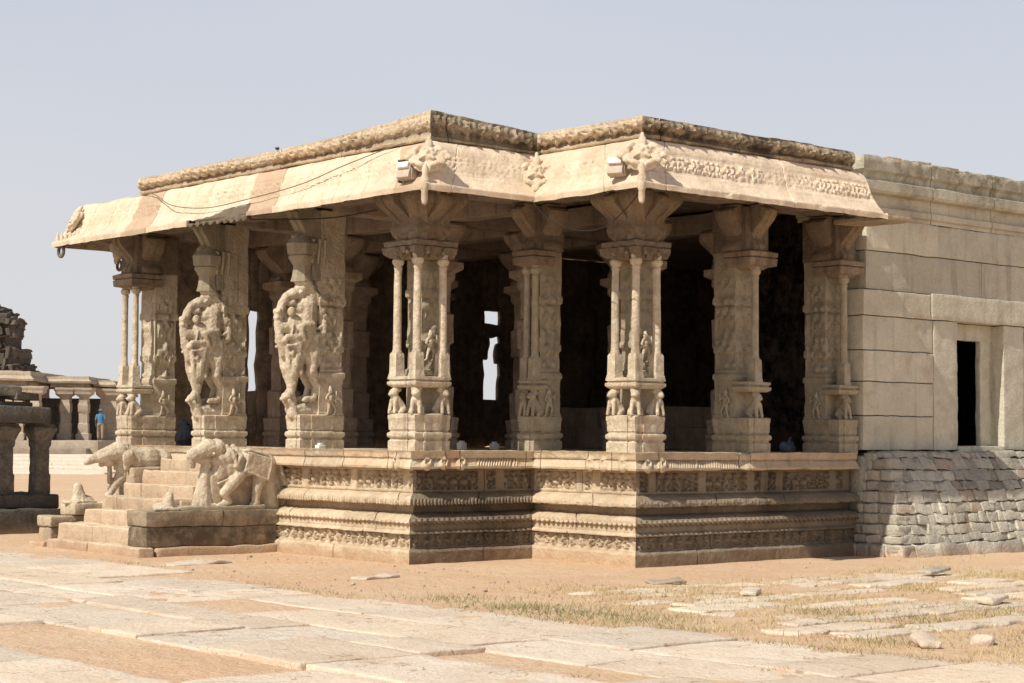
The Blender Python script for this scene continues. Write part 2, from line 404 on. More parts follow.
# ================================================================== THE PAVILION
FZ = 1.395     # floor level
temple = empty('temple_pavilion', (0, 0, 0))
tag(temple, 'open carved stone temple pavilion with stepped corners, ornate pillars and deep curved eaves', 'temple pavilion')
PL = [(0, 7.75), (0, 0), (2.02, 0), (2.02, -1.93), (6.34, -1.93)]
prof_pl = [(.07, -.12), (.065, .145), (.035, .172), (.0, .18), (-.005, .195), (-.005, .355), (.01, .362), (.05, .366), (.05, .378), (.018, .40), (.005, .41), (.005, .485),
           (.03, .495), (.05, .505), (.05, .53), (.02, .56), (-.05, .595), (-.11, .61), (-.20, .62), (-.20, .715), (-.16, .722), (.0, .722), (.015, .73), (.015, .765), (-.01, .80), (-.06, .84), (-.13, .862), (-.16, .87), (-.165, 1.185)]
jr = random.Random(3)
def mkj(L, a=.8, b=1.6):
    out = []; x = jr.uniform(a * .5, b * .8)
    while x < L - .25: out.append(round(x, 3)); x += jr.uniform(a, b)
    return out
LSEG = [7.75, 2.02, 1.93, 4.32]
def plinth_disp(V, S, O, Z, i, L):
    d = np.zeros(len(S))
    # animal frieze
    k = (Z > .195) & (Z < .36)
    if k.any(): d[k] += figures(S[k], Z[k] - .19, .175, 31 + i, 1.0, .06, .17) - .02
    # twisted bead row under the quarter round
    k = (Z > .487) & (Z < .56); d[k] += .014 * np.sin(S[k] * 2 * math.pi / .09 + (Z[k] - .5) * 60) * (1 if i != 0 else .6)
    # dentils of the small cornice
    k = (Z > .72) & (Z < .79) & (O > -.03); d[k] += np.where(np.sin(S[k] * 2 * math.pi / .055) > 0, .008, -.014) if i < 2 else .012 * noise(V[k], 40, 2)
    # panelled wall with figures between pilasters
    k = (Z > .885) & (Z < 1.17)
    if k.any():
        s = S[k]; t = Z[k]
        pil = []; x = .0
        rr = random.Random(5 + i)
        x = 0.0; edges = []
        while x < L:
            w = rr.choice([.2, .85, 1.05]) if L > 2 else rr.choice([.2, .85]); edges.append((x, min(L, x + w))); x += w + .1
        f = figures(s, t - .885, .26, 71 + i, 1.1, .085)
        inside = np.zeros(len(s), bool)
        for a, b in edges: inside |= (s > a + .05) & (s < b)
        inside &= (t > .91) & (t < 1.15)
        d[k] += np.where(inside, -.030 + f * .75, .014)
    # wear
    d += .006 * fbm(V, 14, 3) - .02 * np.clip(noise(V, 5, 8) - .45, 0, 1)
    return d
def plinth_tint(V, S, O, Z, i, L, idx):
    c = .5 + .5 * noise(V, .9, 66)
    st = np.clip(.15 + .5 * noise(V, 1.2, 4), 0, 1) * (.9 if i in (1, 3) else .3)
    dk = (1.05 if i in (1, 3) else 0) * np.ones(len(S))  # sides turned from the sun get their shade painted into the tint
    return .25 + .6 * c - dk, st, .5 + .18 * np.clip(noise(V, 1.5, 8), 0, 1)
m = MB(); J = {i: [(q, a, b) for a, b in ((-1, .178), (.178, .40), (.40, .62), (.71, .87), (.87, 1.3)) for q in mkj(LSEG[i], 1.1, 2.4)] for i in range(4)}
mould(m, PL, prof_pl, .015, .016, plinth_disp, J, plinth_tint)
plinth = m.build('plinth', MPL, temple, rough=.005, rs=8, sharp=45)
m = MB()
prof_cp = [(-.18, 1.178), (-.02, 1.172), (.015, 1.18), (.018, 1.205), (.008, 1.215), (-.05, 1.30), (-.03, 1.315), (-.02, 1.375), (-.005, 1.402), (-.12, 1.405), (-.45, 1.40)]
def cop_disp(V, S, O, Z, i, L):
    d = np.zeros(len(S)); k = (Z > 1.205) & (Z < 1.31) & (O > -.055)
    rib = np.where(np.sin(S * 2 * math.pi / .045) > 0, .012, -.008)
    if i == 1: reg = (S > 1.05) & (S < 1.75)
    elif i == 3: reg = (S > .55) & (S < 1.9)
    else: reg = np.zeros(len(S), bool)
    d[k & reg] += rib[k & reg]
    for cx in ({1: [.25, .52, .8], 2: [1.1, 1.35, 1.7], 3: [.2, .45], 0: [4.0, 7.45]}.get(i, [])):
        q = ((S - cx) / .08) ** 2 + ((Z - 1.25) / .09) ** 2; kk = (q < 1) & (O > -.07); d[kk] += .045 * np.sqrt(1 - q[kk])
        q2 = ((S - cx) / .035) ** 2 + ((Z - 1.255) / .04) ** 2; kk = (q2 < 1) & (O > -.07); d[kk] -= .03
    d += .006 * fbm(V, 12, 3) - .05 * np.clip(noise(V, 3.2, 28) - .5, 0, 1)
    return d
def cop_tint(V, S, O, Z, i, L, idx):
    c = _h(idx, np.full(len(S), i), np.zeros(len(S), int), 9)
    hue = .5 + (.45 * (c > .72)) * (1 if i == 1 else .5)
    return .45 + .4 * c, .15 * np.ones(len(S)), hue
JC = {0: [1.3, 2.9, 4.35, 5.4, 6.3, 7.27, 7.45], 1: [.55, .78, 1.9], 2: [.15, 1.05, 1.5], 3: [.4, 1.9, 2.1]}
mould(m, PL, prof_cp, .022, .022, cop_disp, JC, cop_tint)
m.build('coping', MPL, temple, rough=.006, rs=7, sharp=45)
# floor: flagstones behind the coping
m = MB()
for (x0, x1, y0, y1) in ((.4, 14, .36, 7.6), (2.4, 14, -1.55, .36)):
    xs = np.arange(x0, x1, 1.3); ys = np.arange(y0, y1, .95)
    for a in xs:
        for b in ys:
            box2(m, a + .006, min(a + 1.294, x1), b + .006, min(b + .944, y1), 1.3, 1.392 + random.uniform(-.004, .004), .01, .6, random.uniform(.3, .7))
m.build('floor', MS, temple)
# core fill under the floor (closes the platform)
m = MB(); box2(m, .25, 6.2, .25, 7.6, -.1, 1.29, .01, 1.); box2(m, 2.25, 6.2, -1.7, .25, -.1, 1.285, .01, 1.)
m.build('platform_core', MPL, temple)

# ---------------- eave (curved stone awning)
EV = [(-.57, 8.66), (-.57, -.95), (1.18, -.95), (1.18, -2.86), (5.80, -2.86)]
LE = [9.61, 1.75, 1.91, 4.62]
prof_ev = [(-1.35, 4.72), (-.9, 4.70), (-.45, 4.655), (-.2, 4.60), (-.03, 4.535), (0, 4.53), (.004, 4.60), (-.006, 4.612), (-.03, 4.616), (-.045, 4.592), (-.06, 4.618), (-.10, 4.66), (-.17, 4.735), (-.235, 4.83), (-.28, 4.93), (-.325, 5.04), (-.37, 5.13), (-.43, 5.20), (-.52, 5.235), (-.7, 5.245)]
JE = {0: [.75, 1.45, 2.2, 2.95, 3.75, 4.4, 5.0, 5.55, 6.3, 6.95, 7.7, 8.35, 9.0], 1: [.42], 2: [1.25], 3: [.42, 2.75]}
def eave_disp(V, S, O, Z, i, L):
    d = np.zeros(len(S)); top = (Z > 4.66) & (O < -.05)
    up = top & (O > -.36)
    # incised scroll band and worn plaster
    k = up & (Z > 4.80) & (Z < 5.06)
    if k.any(): d[k] += (figures(S[k], Z[k] - 4.82, .22, 51 + i, 1.4, .034, .13) - .010) * (.35 + .65 * np.clip(noise(V[k], .9, 12) + .55, 0, 1))
    d[up] -= .008 * ((np.abs(Z[up] - 4.79) < .012))
    # rafters cut in the underside
    und = (Z < 4.72) & (O < -.03) & (O > -.9) & (Z < 4.70) & ~top & (Z < 4.535 + (-O) * .36)
    d[und] += np.where(np.sin(S[und] * 2 * math.pi / .16) > .1, .02, -.015)
    d += .008 * fbm(V, 7, 3) + .010 * noise(V, 1.6, 4)
    lip = (O > -.05) & (Z < 4.63)
    d[lip] -= .05 * np.clip(noise(V[lip], 4., 44) - .35, 0, 1)
    return d
def eave_tint(V, S, O, Z, i, L, idx):
    c = _h(idx, np.full(len(S), i), np.zeros(len(S), int), 17)
    if i == 0: y = 8.66 - S; hue = .5 + np.where(c > .62, .42, np.where(c > .45, .12, 0.)); tint = .62 - .32 * (c > .62) + .15 * _h(idx, idx * 0, idx * 0, 3)
    else: hue = .5 + .1 * c; tint = (1.0 if i in (1, 3) else .55) + .15 * c  # slopes turned from the sun have extra light painted into the tint
    if i == 0:
        y = 8.66 - S; O2 = eave_cut(O * 0, Z, S, 0); br = (y < 4.62) & (y > 3.04) & (O > O2 - .012) & (O2 < -.02) & (Z < 4.9); tint = np.where(br, -.9, tint)  # broken edge darkened in the tint, painted shade of the notch
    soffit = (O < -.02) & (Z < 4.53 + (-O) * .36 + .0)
    tint = np.where(soffit & (Z < 4.725), -.7, tint); st = np.where(soffit & (Z < 4.725), .8, .05 + .25 * np.clip(noise(V, 2.2, 6), 0, 1))  # soffit darkened in colour to deepen the shade under the eave
    st = st + .15 * ((Z < 4.62) & (O > -.03)); tint = tint - 1.0 * ((O < -.034) & (O > -.056) & (Z < 4.615) & (Z > 4.575))  # groove behind the lip darkened in tint, a painted shadow line
    return tint, np.clip(st, 0, 1), hue
def eave_cut(O, Z, S, i):   # lip slabs lost between the two beast pillars
    if i: return O
    y = 8.66 - S
    w = np.clip((4.68 - y) / .35, 0, 1) * .05 + np.clip((4.3 - y) / .9, 0, 1) * .11; w = w + .012 * np.sin(y * 9) + .006 * np.sin(y * 31)
    w = np.where((y < 4.68) & (y > 3.02), w, 0)
    return np.minimum(O, -w)
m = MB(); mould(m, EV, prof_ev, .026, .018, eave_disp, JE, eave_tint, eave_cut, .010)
# closed end at the right, and the lip slab that runs on past it
pe = np.array([(o, z) for o, z in prof_ev]); Ve = np.stack([np.full(len(pe), 5.80), -2.86 - pe[:, 0], pe[:, 1]], 1)
Ve = np.concatenate([Ve, [[5.80, -2.16, 4.72]]])
m.add(Ve, [list(range(len(Ve)))], .5, .1)
eave = m.build('eave', MROOF, temple, rough=.006, rs=5, sharp=50)
m = MB(); box2(m, 5.78, 6.32, -2.85, -1.95, 4.535, 4.60, .012, .07, .35, .4)
m.build('eave_slab', MPAR, temple, rough=.01, rs=6)
m = MB()   # far left return of the eave, seen from below
V_ = []
prof_r = prof_ev
mould(m, [(6.0, 8.66), (-.57, 8.66), (-.57, 8.60)], prof_ev, .08, .05, None, None, eave_tint)
m.build('eave_return', MROOF, temple, rough=.006, rs=5, sharp=50)
# crest of small spikes on the far tip of the eave, ring below it
m = MB()
for k in range(6):
    circ_prof(m, -.52 + k * .02, 8.58 - k * .1, [(.03, 4.6), (.035, 4.67), (.012, 4.74), (.004, 4.77)], 7)
for k in range(5):
    sc_ell(m, (-.42 + .05 * k, 8.18 - k * .01, 4.70 + .05 * k), (.05, .05, .06))
o = m.build('crest', MROOF, eave, rough=.004); 
def torus(m, c, R0, r, ax='y', n=18, k=8, tint=.4):
    P = []
    for i in range(n):
        a = 2 * math.pi * i / n
        for j in range(k):
            b = 2 * math.pi * j / k; q = R0 + r * math.cos(b)
            if ax == 'y': P.append((c[0] + q * math.cos(a), c[1] + r * math.sin(b), c[2] + q * math.sin(a)))
            else: P.append((c[0] + r * math.sin(b), c[1] + q * math.cos(a), c[2] + q * math.sin(a)))
    F = []
    for i in range(n):
        for j in range(k): F.append([i * k + j, ((i + 1) % n) * k + j, ((i + 1) % n) * k + (j + 1) % k, i * k + (j + 1) % k])
    m.add(P, F, tint)
m = MB(); torus(m, (-.50, 8.5, 4.46), .085, .028, 'x'); m.build('stone_ring', MDARK, eave)
# corner medallions: a crowned mask in a scroll of leaves
def medallion(name, c, rz, s, tilt):
    m = MB()
    sc_ell(m, (0, .02, -.02), (.25, .06, .24)); sc_ell(m, (0, -.03, .02), (.12, .07, .12)); sc_ell(m, (0, -.05, .16), (.06, .06, .1)); sc_ell(m, (0, -.05, .27), (.03, .03, .06))
    for q in (-1, 1):
        sc_ell(m, (.05 * q, -.095, .05), (.028, .02, .02)); sc_ell(m, (.15 * q, -.04, .1), (.08, .05, .05), ry=q * .6); sc_ell(m, (.22 * q, -.03, .03), (.07, .04, .05), ry=-q * .5)
        sc_ell(m, (.17 * q, -.03, -.09), (.09, .04, .06), ry=q * .8); sc_ell(m, (.27 * q, -.02, -.03), (.05, .04, .05)); sc_ell(m, (.1 * q, -.05, -.17), (.08, .04, .04), ry=-q * .4)
        sc_cap(m, (.04 * q, -.07, -.05), (.09 * q, -.08, -.09), .025, .02)
    sc_ell(m, (0, -.10, 0), (.025, .03, .035)); sc_ell(m, (0, -.02, -.22), (.06, .04, .1)); 
    o = sculpt(m, 'medallion', MROOF, eave, .013, .006, 14, 1)
    o.rotation_euler = (tilt, 0, rz); o.location = c; o.scale = (s, s, s); o.name = 'medallion'; return o
medallion('a', (-.33, -.71, 4.97), R(-45), .92, R(-32))
medallion('b', (1.39, -.74, 4.93), R(-45), .92, R(-26))
medallion('c', (1.42, -2.62, 4.97), R(-45), .95, R(-32))
medallion('d', (-.33, 8.35, 4.95), R(-110), .8, R(-32))
for c in ((-.55, -.93), (1.2, -2.84)):
    m = MB(); circ_prof(m, c[0], c[1], [(.004, 4.34), (.03, 4.36), (.04, 4.42), (.038, 4.50), (.055, 4.53), (.05, 4.6)], 10)
    circ_prof(m, c[0] + .05, c[1] + .05, [(.05, 4.58), (.06, 4.66), (.035, 4.72), (.045, 4.78), (.015, 4.84)], 9)
    m.build('drop_finial', MROOF, eave, rough=.004)

# ---------------- parapet with carved rosettes
PP = [(-.13, 6.69), (-.13, -.50), (1.62, -.50), (1.62, -2.42), (5.62, -2.42)]
LP_ = [7.19, 1.75, 1.92, 4.0]
JP = {0: [1.2, 2.55, 3.85, 5.3], 1: [.28], 2: [], 3: [.3, 1.75, 2.95]}
prof_pp = [(-.5, 5.225), (-.03, 5.225), (-.01, 5.235), (.0, 5.262), (-.03, 5.272), (-.02, 5.285), (.025, 5.32), (.04, 5.37), (.035, 5.43), (.005, 5.475), (-.06, 5.495), (-.14, 5.50), (-.40, 5.49), (-.42, 5.42)]
def par_disp(V, S, O, Z, i, L):
    d = np.zeros(len(S)); k = (Z > 5.28) & (Z < 5.49) & (O > -.1)
    if k.any():
        u = ((S[k] + .04 * noise(V[k], 1.1, 3)) / .25) % 1 - .5; v = (Z[k] - 5.385) / .115; rad = np.hypot(u * 2.1, v); th = np.arctan2(v, u * 2.1)
        ros = np.clip(1 - rad / .95, 0, 1) ** .5 * (.75 + .35 * np.cos(th * 5 + np.floor(S[k] / .25))) + .5 * np.clip(1 - rad / .3, 0, 1)
        leaf = np.clip(1 - np.hypot((np.abs(u) - .5) * 4.2, (v - .2) * 1.3), 0, 1) ** .5
        wear = np.clip(.75 + .7 * noise(V[k], 1.7, 71), .15, 1.1)
        d[k] += .085 * np.maximum(ros, leaf * .8) * wear - .04
        d[k] += .008 * noise(V[k], 16, 6)
    d += .008 * fbm(V, 6, 3) + .016 * noise(V, 1.3, 14)
    return d
def par_tint(V, S, O, Z, i, L, idx):
    c = _h(idx, np.full(len(S), i), np.zeros(len(S), int), 19)
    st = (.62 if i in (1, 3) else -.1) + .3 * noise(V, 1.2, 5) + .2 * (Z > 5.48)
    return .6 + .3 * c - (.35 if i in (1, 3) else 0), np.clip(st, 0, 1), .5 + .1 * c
m = MB(); mould(m, PP, prof_pp, .022, .02, par_disp, JP, par_tint)
for V in m.V:
    V[:, 2] += .10 * np.exp(-(np.hypot(V[:, 0] + .13, V[:, 1] + .5) / 1.5) ** 2) * np.clip((V[:, 2] - 5.24) / .22, 0, 1.1)
for (x, y0, y1) in ((-.13, 6.19, 6.69),):
    box2(m, .0 - .1, .30, 6.62, 6.68, 5.23, 5.46, .02, .06, .5, .1)
box2(m, 5.55, 5.60, -2.40, -1.96, 5.24, 5.46, .02, .06, .3, .7)
m.build('parapet', MPAR, temple, rough=.007, rs=6, sharp=60)
# roof slabs showing just above the parapet
m = MB()
def roofslab(x0, x1, y0, y1):
    a = x0
    while a < x1 - .1:
        b = min(x1, a + random.uniform(.8, 1.3)); cc = y0
        while cc < y1 - .1:
            d_ = min(y1, cc + random.uniform(.9, 1.4))
            box2(m, a + .008, b - .008, cc + .008, d_ - .008, 5.27, 5.505 + random.uniform(-.02, .02), .02, .25, random.uniform(.2, .5), .7)
            cc = d_
        a = b
roofslab(.30, 1.95, -.06, 6.6); roofslab(1.97, 5.6, -1.98, 6.6)
m.build('roof', MPAR, temple, rough=.012, rs=3)
# lintels carrying the ceiling
m = MB()
def beam(x0, x1, y0, y1, z0, z1, t=0):
    box2(m, x0, x1, y0, y1, z0, z1, .015, .12, t, .3)  # beams toned down in tint to deepen the roof shade
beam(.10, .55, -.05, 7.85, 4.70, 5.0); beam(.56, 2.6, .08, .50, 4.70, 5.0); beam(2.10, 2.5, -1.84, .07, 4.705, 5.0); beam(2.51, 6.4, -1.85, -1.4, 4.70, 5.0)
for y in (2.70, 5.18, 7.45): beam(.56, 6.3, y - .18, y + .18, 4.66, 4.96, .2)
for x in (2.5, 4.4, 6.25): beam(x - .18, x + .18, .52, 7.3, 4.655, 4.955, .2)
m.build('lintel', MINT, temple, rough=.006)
m = MB(); box2(m, -.1, 1.96, -.40, 8.1, 5.0, 5.215, .01, .6, -.3, .5); box2(m, 1.97, 5.62, -2.30, 8.1, 5.0, 5.21, .01, .6, -.3, .5); box2(m, 5.625, 6.9, -1.5, 8.1, 5.0, 5.21, .01, .6, -.3, .5)  # ceiling slabs carry painted shade in their dark tint
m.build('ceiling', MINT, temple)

# ---------------- pillars
def loc_fig(m, x, y, z, h, side=-1, pose=0, depth=.05):
    """relief figure standing on a pier side (normal along local y*side)"""
    Y = y; s = h
    def P(a, b, c=0): return (x + a * s, Y + side * (depth * .35 + c * s), z + b * s)
    f = [(.12, .30), (-.10, .28)] if pose == 0 else [(.2, .25), (-.06, .28)]
    sc_cap(m, P(0, .58), P(0.02, .46), .10 * s, .09 * s, .8)
    sc_ell(m, P(-.02, .80, .02), (.085 * s, .07 * s, .10 * s)); sc_ell(m, P(-.02, .90, .0), (.05 * s, .05 * s, .07 * s))
    for q, (a, b) in zip((1, -1), f):
        sc_cap(m, P(.04 * q, .44), P(a, b - .04), .065 * s, .05 * s); sc_cap(m, P(a, b - .04), P(a - .05, .04), .05 * s, .035 * s); sc_cap(m, P(a - .05, .03), P(a - .13, .02, .01), .035 * s, .03 * s)
    sc_cap(m, P(.08, .68), P(.22, .56, .03), .045 * s, .035 * s); sc_cap(m, P(.22, .56, .03), P(.20, .78, .04), .035 * s, .03 * s)
    sc_cap(m, P(-.10, .68), P(-.20, .55, .03), .045 * s, .035 * s); sc_cap(m, P(-.20, .55, .03), P(-.10, .46, .05), .035 * s, .03 * s)
def lion_mesh(m, x, y, z, face=0, s=1.):
    c, q = math.cos(face), math.sin(face)
    def P(a, b, h): return (x + s * (a * c - b * q), y + s * (a * q + b * c), z + s * h)
    sc_cap(m, P(.06, 0, .10), P(-.02, 0, .20), .075 * s, .065 * s); sc_ell(m, P(-.045, 0, .28), (.065 * s, .06 * s, .06 * s)); sc_ell(m, P(-.095, 0, .265), (.035 * s, .035 * s, .028 * s))
    sc_ell(m, P(0, 0, .32), (.07 * s, .07 * s, .03 * s))
    for b in (-.04, .04):
        sc_cap(m, P(-.05, b, .19), P(-.075, b * 1.3, .03), .028 * s, .024 * s); sc_cap(m, P(.07, b * 1.4, .08), P(-.0, b * 1.9, .03), .04 * s, .028 * s)
        sc_ell(m, P(-.02, b * 1.3, .33), (.018 * s, .018 * s, .025 * s))
    sc_cap(m, P(0, 0, .33), P(0, 0, .37), .05 * s, .055 * s)
def shaft_prof(z0, z1, z2, z3, r):
    """square foot z0..z1 handled outside; round shaft z1..z2, cap z2..z3"""
    return [(r * 1.12, z1), (r * 1.12, z1 + .03), (r * .98, z1 + .05), (r * .93, (z1 + z2) / 2), (r * .88, z2 - .05), (r * 1.05, z2 - .03), (r * .9, z2), (r * 1.25, z2 + .02), (r * 1.45, z2 + .045), (r * 1.4, z2 + .075), (r * 1.1, z2 + .09), (r * 1.3, z3)]
def colonnette(parent, x, y, r=.055):
    m = MB(); h = r * 1.25
    loft(m, [ring_rect(x - h - o, x + h + o, y - h - o, y + h + o, z, 4) for o, z in refine([(0.008, .93), (.008, .97), (0, .985), (-.002, 1.12), (-.004, 1.23), (-.018, 1.255)], .06)])
    circ_prof(m, x, y, shaft_prof(.93, 1.24, 2.36, 2.5, r), 12, .12)
    return m.build('colonnette', MS, parent, rough=.003, rs=6, sharp=40)
BASE = [(.004, 0), (.006, .125), (-.012, .14), (-.012, .155), (.012, .175), (.018, .20), (.012, .23), (-.014, .245), (-.014, .262), (-.004, .27), (.0, .40), (.006, .41), (.006, .46), (-.02, .47)]
def base_part(parent, x0, x1, y0, y1, red=True):
    m = MB(); rect_prof(m, x0 + .012, x1 - .012, y0 + .012, y1 - .012, BASE, .035, .05, tint=.5)
    if red:   # offsets that step forward at the middle of each face
        cx, cy = (x0 + x1) / 2, (y0 + y1) / 2; a, b = (x1 - x0) * .24, (y1 - y0) * .24
        P2 = [(o * 1.05, z) for o, z in BASE[:-1]] + [(-.02, .474)]
        rect_prof(m, cx - a, cx + a, y0 - .004, y1 + .004, P2, .035, .06, tint=.55); rect_prof(m, x0 - .004, x1 + .004, cy - b, cy + b, P2, .035, .06, tint=.45)
    return m.build('base', MS, parent, rough=.006, rs=9, sharp=42)
SC = [(.20, 2.44), (.24, 2.47), (.29, 2.48), (.325, 2.49), (.335, 2.585), (.31, 2.595), (.335, 2.605), (.34, 2.665), (.29, 2.68), (.24, 2.70)]
def arm(m, a0, dirx, diry, w, r0, reach, z0=2.66, z1=3.29, tint=.5):
    """curved bracket reaching out and up"""
    H = z1 - z0
    cur = [(r0, 0), (r0 + .03, .03), (r0 + .055, .09), (r0 + .05, .17), (r0 + .015, .24), (r0 - .01, .30), (r0, .36), (r0 + (reach - r0) * .25, .47), (r0 + (reach - r0) * .62, .60), (r0 + (reach - r0) * .9, .70), (reach + .01, .79), (reach + .02, .87), (reach - .01, .93), (reach - .07, .96), (reach - .04, 1.0)]
    rings = []
    n = np.array([dirx, diry]); t = np.array([-diry, dirx])
    for r, f in refine(cur, .05):
        z = z0 + f * H; P = []
        for (u, v) in ((0, -w), (r - .025, -w), (r, -w * .72), (r, 0), (r, w * .72), (r - .025, w), (0, w)):
            xy = np.array(a0) + n * u + t * v; P.append((xy[0], xy[1], z))
        rings.append(np.array(P))
    loft(m, rings, tint, .35)
def capital(parent, x, y, s=1., dirs=((-1, 0), (0, -1), (1, 0), (0, 1)), reach=.54, stain=.45, diag=True):
    m = MB(); n = 40
    R_ = []
    for o, z in refine(SC, .02):
        q = ring_rect(x - o * s, x + o * s, y - o * s, y + o * s, z, 24)
        d = q[:, :2] - np.array([x, y]); ang = np.arctan2(d[:, 1], d[:, 0]); rr = 1 - .10 * np.abs(np.sin(ang * 4)) * (o > .26)
        # scalloped lower rim
        q[:, :2] = np.array([x, y]) + d * rr[:, None]; q[:, 2] += .03 * np.sign(np.sin(ang * 12)) * (o > .26) * (z < 2.5); q[:, :2] += d * (.05 * np.sign(np.sin(ang * 12)) * (o > .26) * (z < 2.59))[:, None] if not np.isscalar(z) else d * (.06 * np.sign(np.sin(ang * 12)))[:, None] * float(o > .26 and z < 2.59)
        R_.append(q)
    loft(m, R_, .3, stain)
    rect_prof(m, x - .17 * s, x + .17 * s, y - .17 * s, y + .17 * s, [(.03, 2.68), (.09, 2.74), (.11, 2.82), (.09, 2.90), (.10, 2.97), (.17, 3.06), (.24, 3.15), (.26, 3.21), (.25, 3.29)], .05, .06, tint=.5, stain=stain)
    for d in dirs: arm(m, (x, y), d[0], d[1], .10 * s, .22 * s, reach * s, tint=.4)
    if diag:
        for a in ((-.707, -.707), (-.707, .707), (.707, -.707)): arm(m, (x, y), a[0], a[1], .12 * s, .27 * s, .50 * s, tint=.5)
    for q in (-1, 1):
        sc_ell(m, (x - .3 * s, y + q * .12 * s, 2.52), (.03, .03, .03)); sc_ell(m, (x + q * .12 * s, y - .3 * s, 2.52), (.03, .03, .03))
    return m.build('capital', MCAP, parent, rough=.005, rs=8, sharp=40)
def pier(parent, x0, x1, y0, y1, z0, z1, seed=0, figs=(), stain=.15, mat=None):
    """square shaft with bands, side reliefs"""
    m = MB(); n = 4
    pr = [(0, z0), (0, z0 + .04), (-.01, z0 + .05), (-.01, z0 + .50), (.008, z0 + .52), (.008, z0 + .58), (-.015, z0 + .6), (-.02, z0 + .85), (.0, z0 + .88), (.0, z0 + .95), (-.012, z0 + .97), (-.012, z0 + 1.5), (.012, z0 + 1.53), (.012, z0 + 1.6), (-.004, z0 + 1.63), (-.004, z1)]
    ex = [(o, z) for o, z in pr if z <= z1]
    nn = max(5, int(max(x1 - x0, y1 - y0) / .035))
    rings = [ring_rect(x0 - o, x1 + o, y0 - o, y1 + o, z, nn) for o, z in refine(ex, .035)]
    V = np.concatenate(rings); cx, cy = (x0 + x1) / 2, (y0 + y1) / 2
    hx, hy = (x1 - x0) / 2, (y1 - y0) / 2
    ax = np.abs((V[:, 0] - cx) / hx); ay = np.abs((V[:, 1] - cy) / hy)
    onx = ax > ay; N = np.zeros_like(V); N[onx, 0] = np.sign(V[onx, 0] - cx); N[~onx, 1] = np.sign(V[~onx, 1] - cy)
    lat = np.where(onx, ay, ax); lats = np.where(onx, V[:, 1] - cy, V[:, 0] - cx)
    d = figures(lats + .5 * onx + seed, V[:, 2] % .42, .40, seed + 3, 1., .045, .16) * (lat < .78) - .018 * (lat < .8)
    d *= (V[:, 2] > z0 + .6) & (V[:, 2] < z0 + 1.9)
    V = V + N * d[:, None]
    V = V + 0
    rings = np.split(V, len(rings)); loft(m, rings, np.clip(.5 - .5 * smooth_(V[:, 2], 2.0, 3.0), -.2, 1), stain)  # tint falls off towards the top, painted shade below the eave
    o = m.build('pier', mat or MS, parent, rough=.006, rs=9, sharp=42)
    for (x, y, z, h, side, pose) in figs:
        mf = MB(); loc_fig(mf, x, y, z, h, side, pose); sculpt(mf, 'relief_figure', MS, parent, .011, .003, 20, 1)
    return o

def corner_pillar(x, y, s=.58, rz=0, label=None):
    """corner pillar: core pier with three free colonnettes carried by seated lions"""
    p = empty('pillar', (x, y, FZ), 0, temple); h = s / 2
    if label: p['label'] = label
    base_part(p, -h, h, -h, h)
    m = MB(); rect_prof(m, -h + .01, h - .01, -h + .01, h - .01, [(-.03, .81), (-.005, .825), (.012, .845), (.012, .875), (-.01, .885), (-.01, .90), (.008, .91), (.008, .94), (-.03, .95)], .02, .05)
    m.build('shelf', MS, p, rough=.004, sharp=42)
    for (a, b, f) in ((-h + .085, -h + .085, R(45)), (-h + .085, h - .085, 0), (h - .085, -h + .085, R(90))):
        ml = MB(); lion_mesh(ml, a, b, .455, f); sculpt(ml, 'lion', MS, p, .011, .003, 20, 1)
        colonnette(p, a, b)
    pier(p, .03, .35, .01, .33, .46, 3.26, seed=int(x * 7 + y * 3) % 50, figs=((.17, .01, 1.15, .42, -1, 0),), mat=MSD)  # core in the shaded granite, so the gaps between colonnettes look deep
    capital(p, 0, 0, 1.0 * s / .58)
    return p
def comp_pillar(x, y, rz, kind, w=.36, d=.74, label=None, seed=1):
    """oblong pillar; local -x is its front"""
    p = empty('pillar', (x, y, FZ), rz, temple)
    if label: p['label'] = label
    base_part(p, 0, d, -w / 2, w / 2, True)
    figs = [(d - .24, -w / 2 + .02, .46, .42, -1, seed % 2), (d - .24, w / 2 - .02, .46, .42, 1, seed % 2)]
    pier(p, d - (.42 if kind == 'yali' else .40), d - .01, -w / 2 + .02, w / 2 - .02, .46, 3.27, seed, figs)
    if kind == 'yali': yali(p, seed)
    else:
        m = MB(); rect_prof(m, .012, d * .45, -w / 2 + .01, w / 2 - .01, [(-.03, .81), (-.005, .825), (.012, .845), (.012, .875), (-.01, .885), (-.01, .90), (.008, .91), (.008, .94), (-.03, .95)], .02, .05)
        m.build('shelf', MS, p, rough=.004, sharp=42)
        ys = (-w / 2 + .085, w / 2 - .085) if kind == 2 else (0,)
        for q in ys:
            ml = MB(); lion_mesh(ml, .09, q, .455, 0, 1.); sculpt(ml, 'lion', MS, p, .011, .003, 20, 1); colonnette(p, .09, q, .052)
        m = MB()
        R_ = []
        for o, z in refine(SC, .02): R_.append(ring_rect(.02 - (o - .25), d * .62, -w / 2 - (o - .28), w / 2 + (o - .28), z, 8))
        loft(m, R_, .5, .15)
        arm(m, (.30, 0), -1, 0, .12, .26, .50); arm(m, (.30, 0), -1, 0, .06, .28, .52)
        for q in (-1, 1): arm(m, (.30, 0), 0, q, .17, w / 2, w / 2 + .16)
        box2(m, .05, d, -w / 2, w / 2, 2.68, 3.27, .01, .06, .0, .35)
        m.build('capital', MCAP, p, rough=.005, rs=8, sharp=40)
    return p
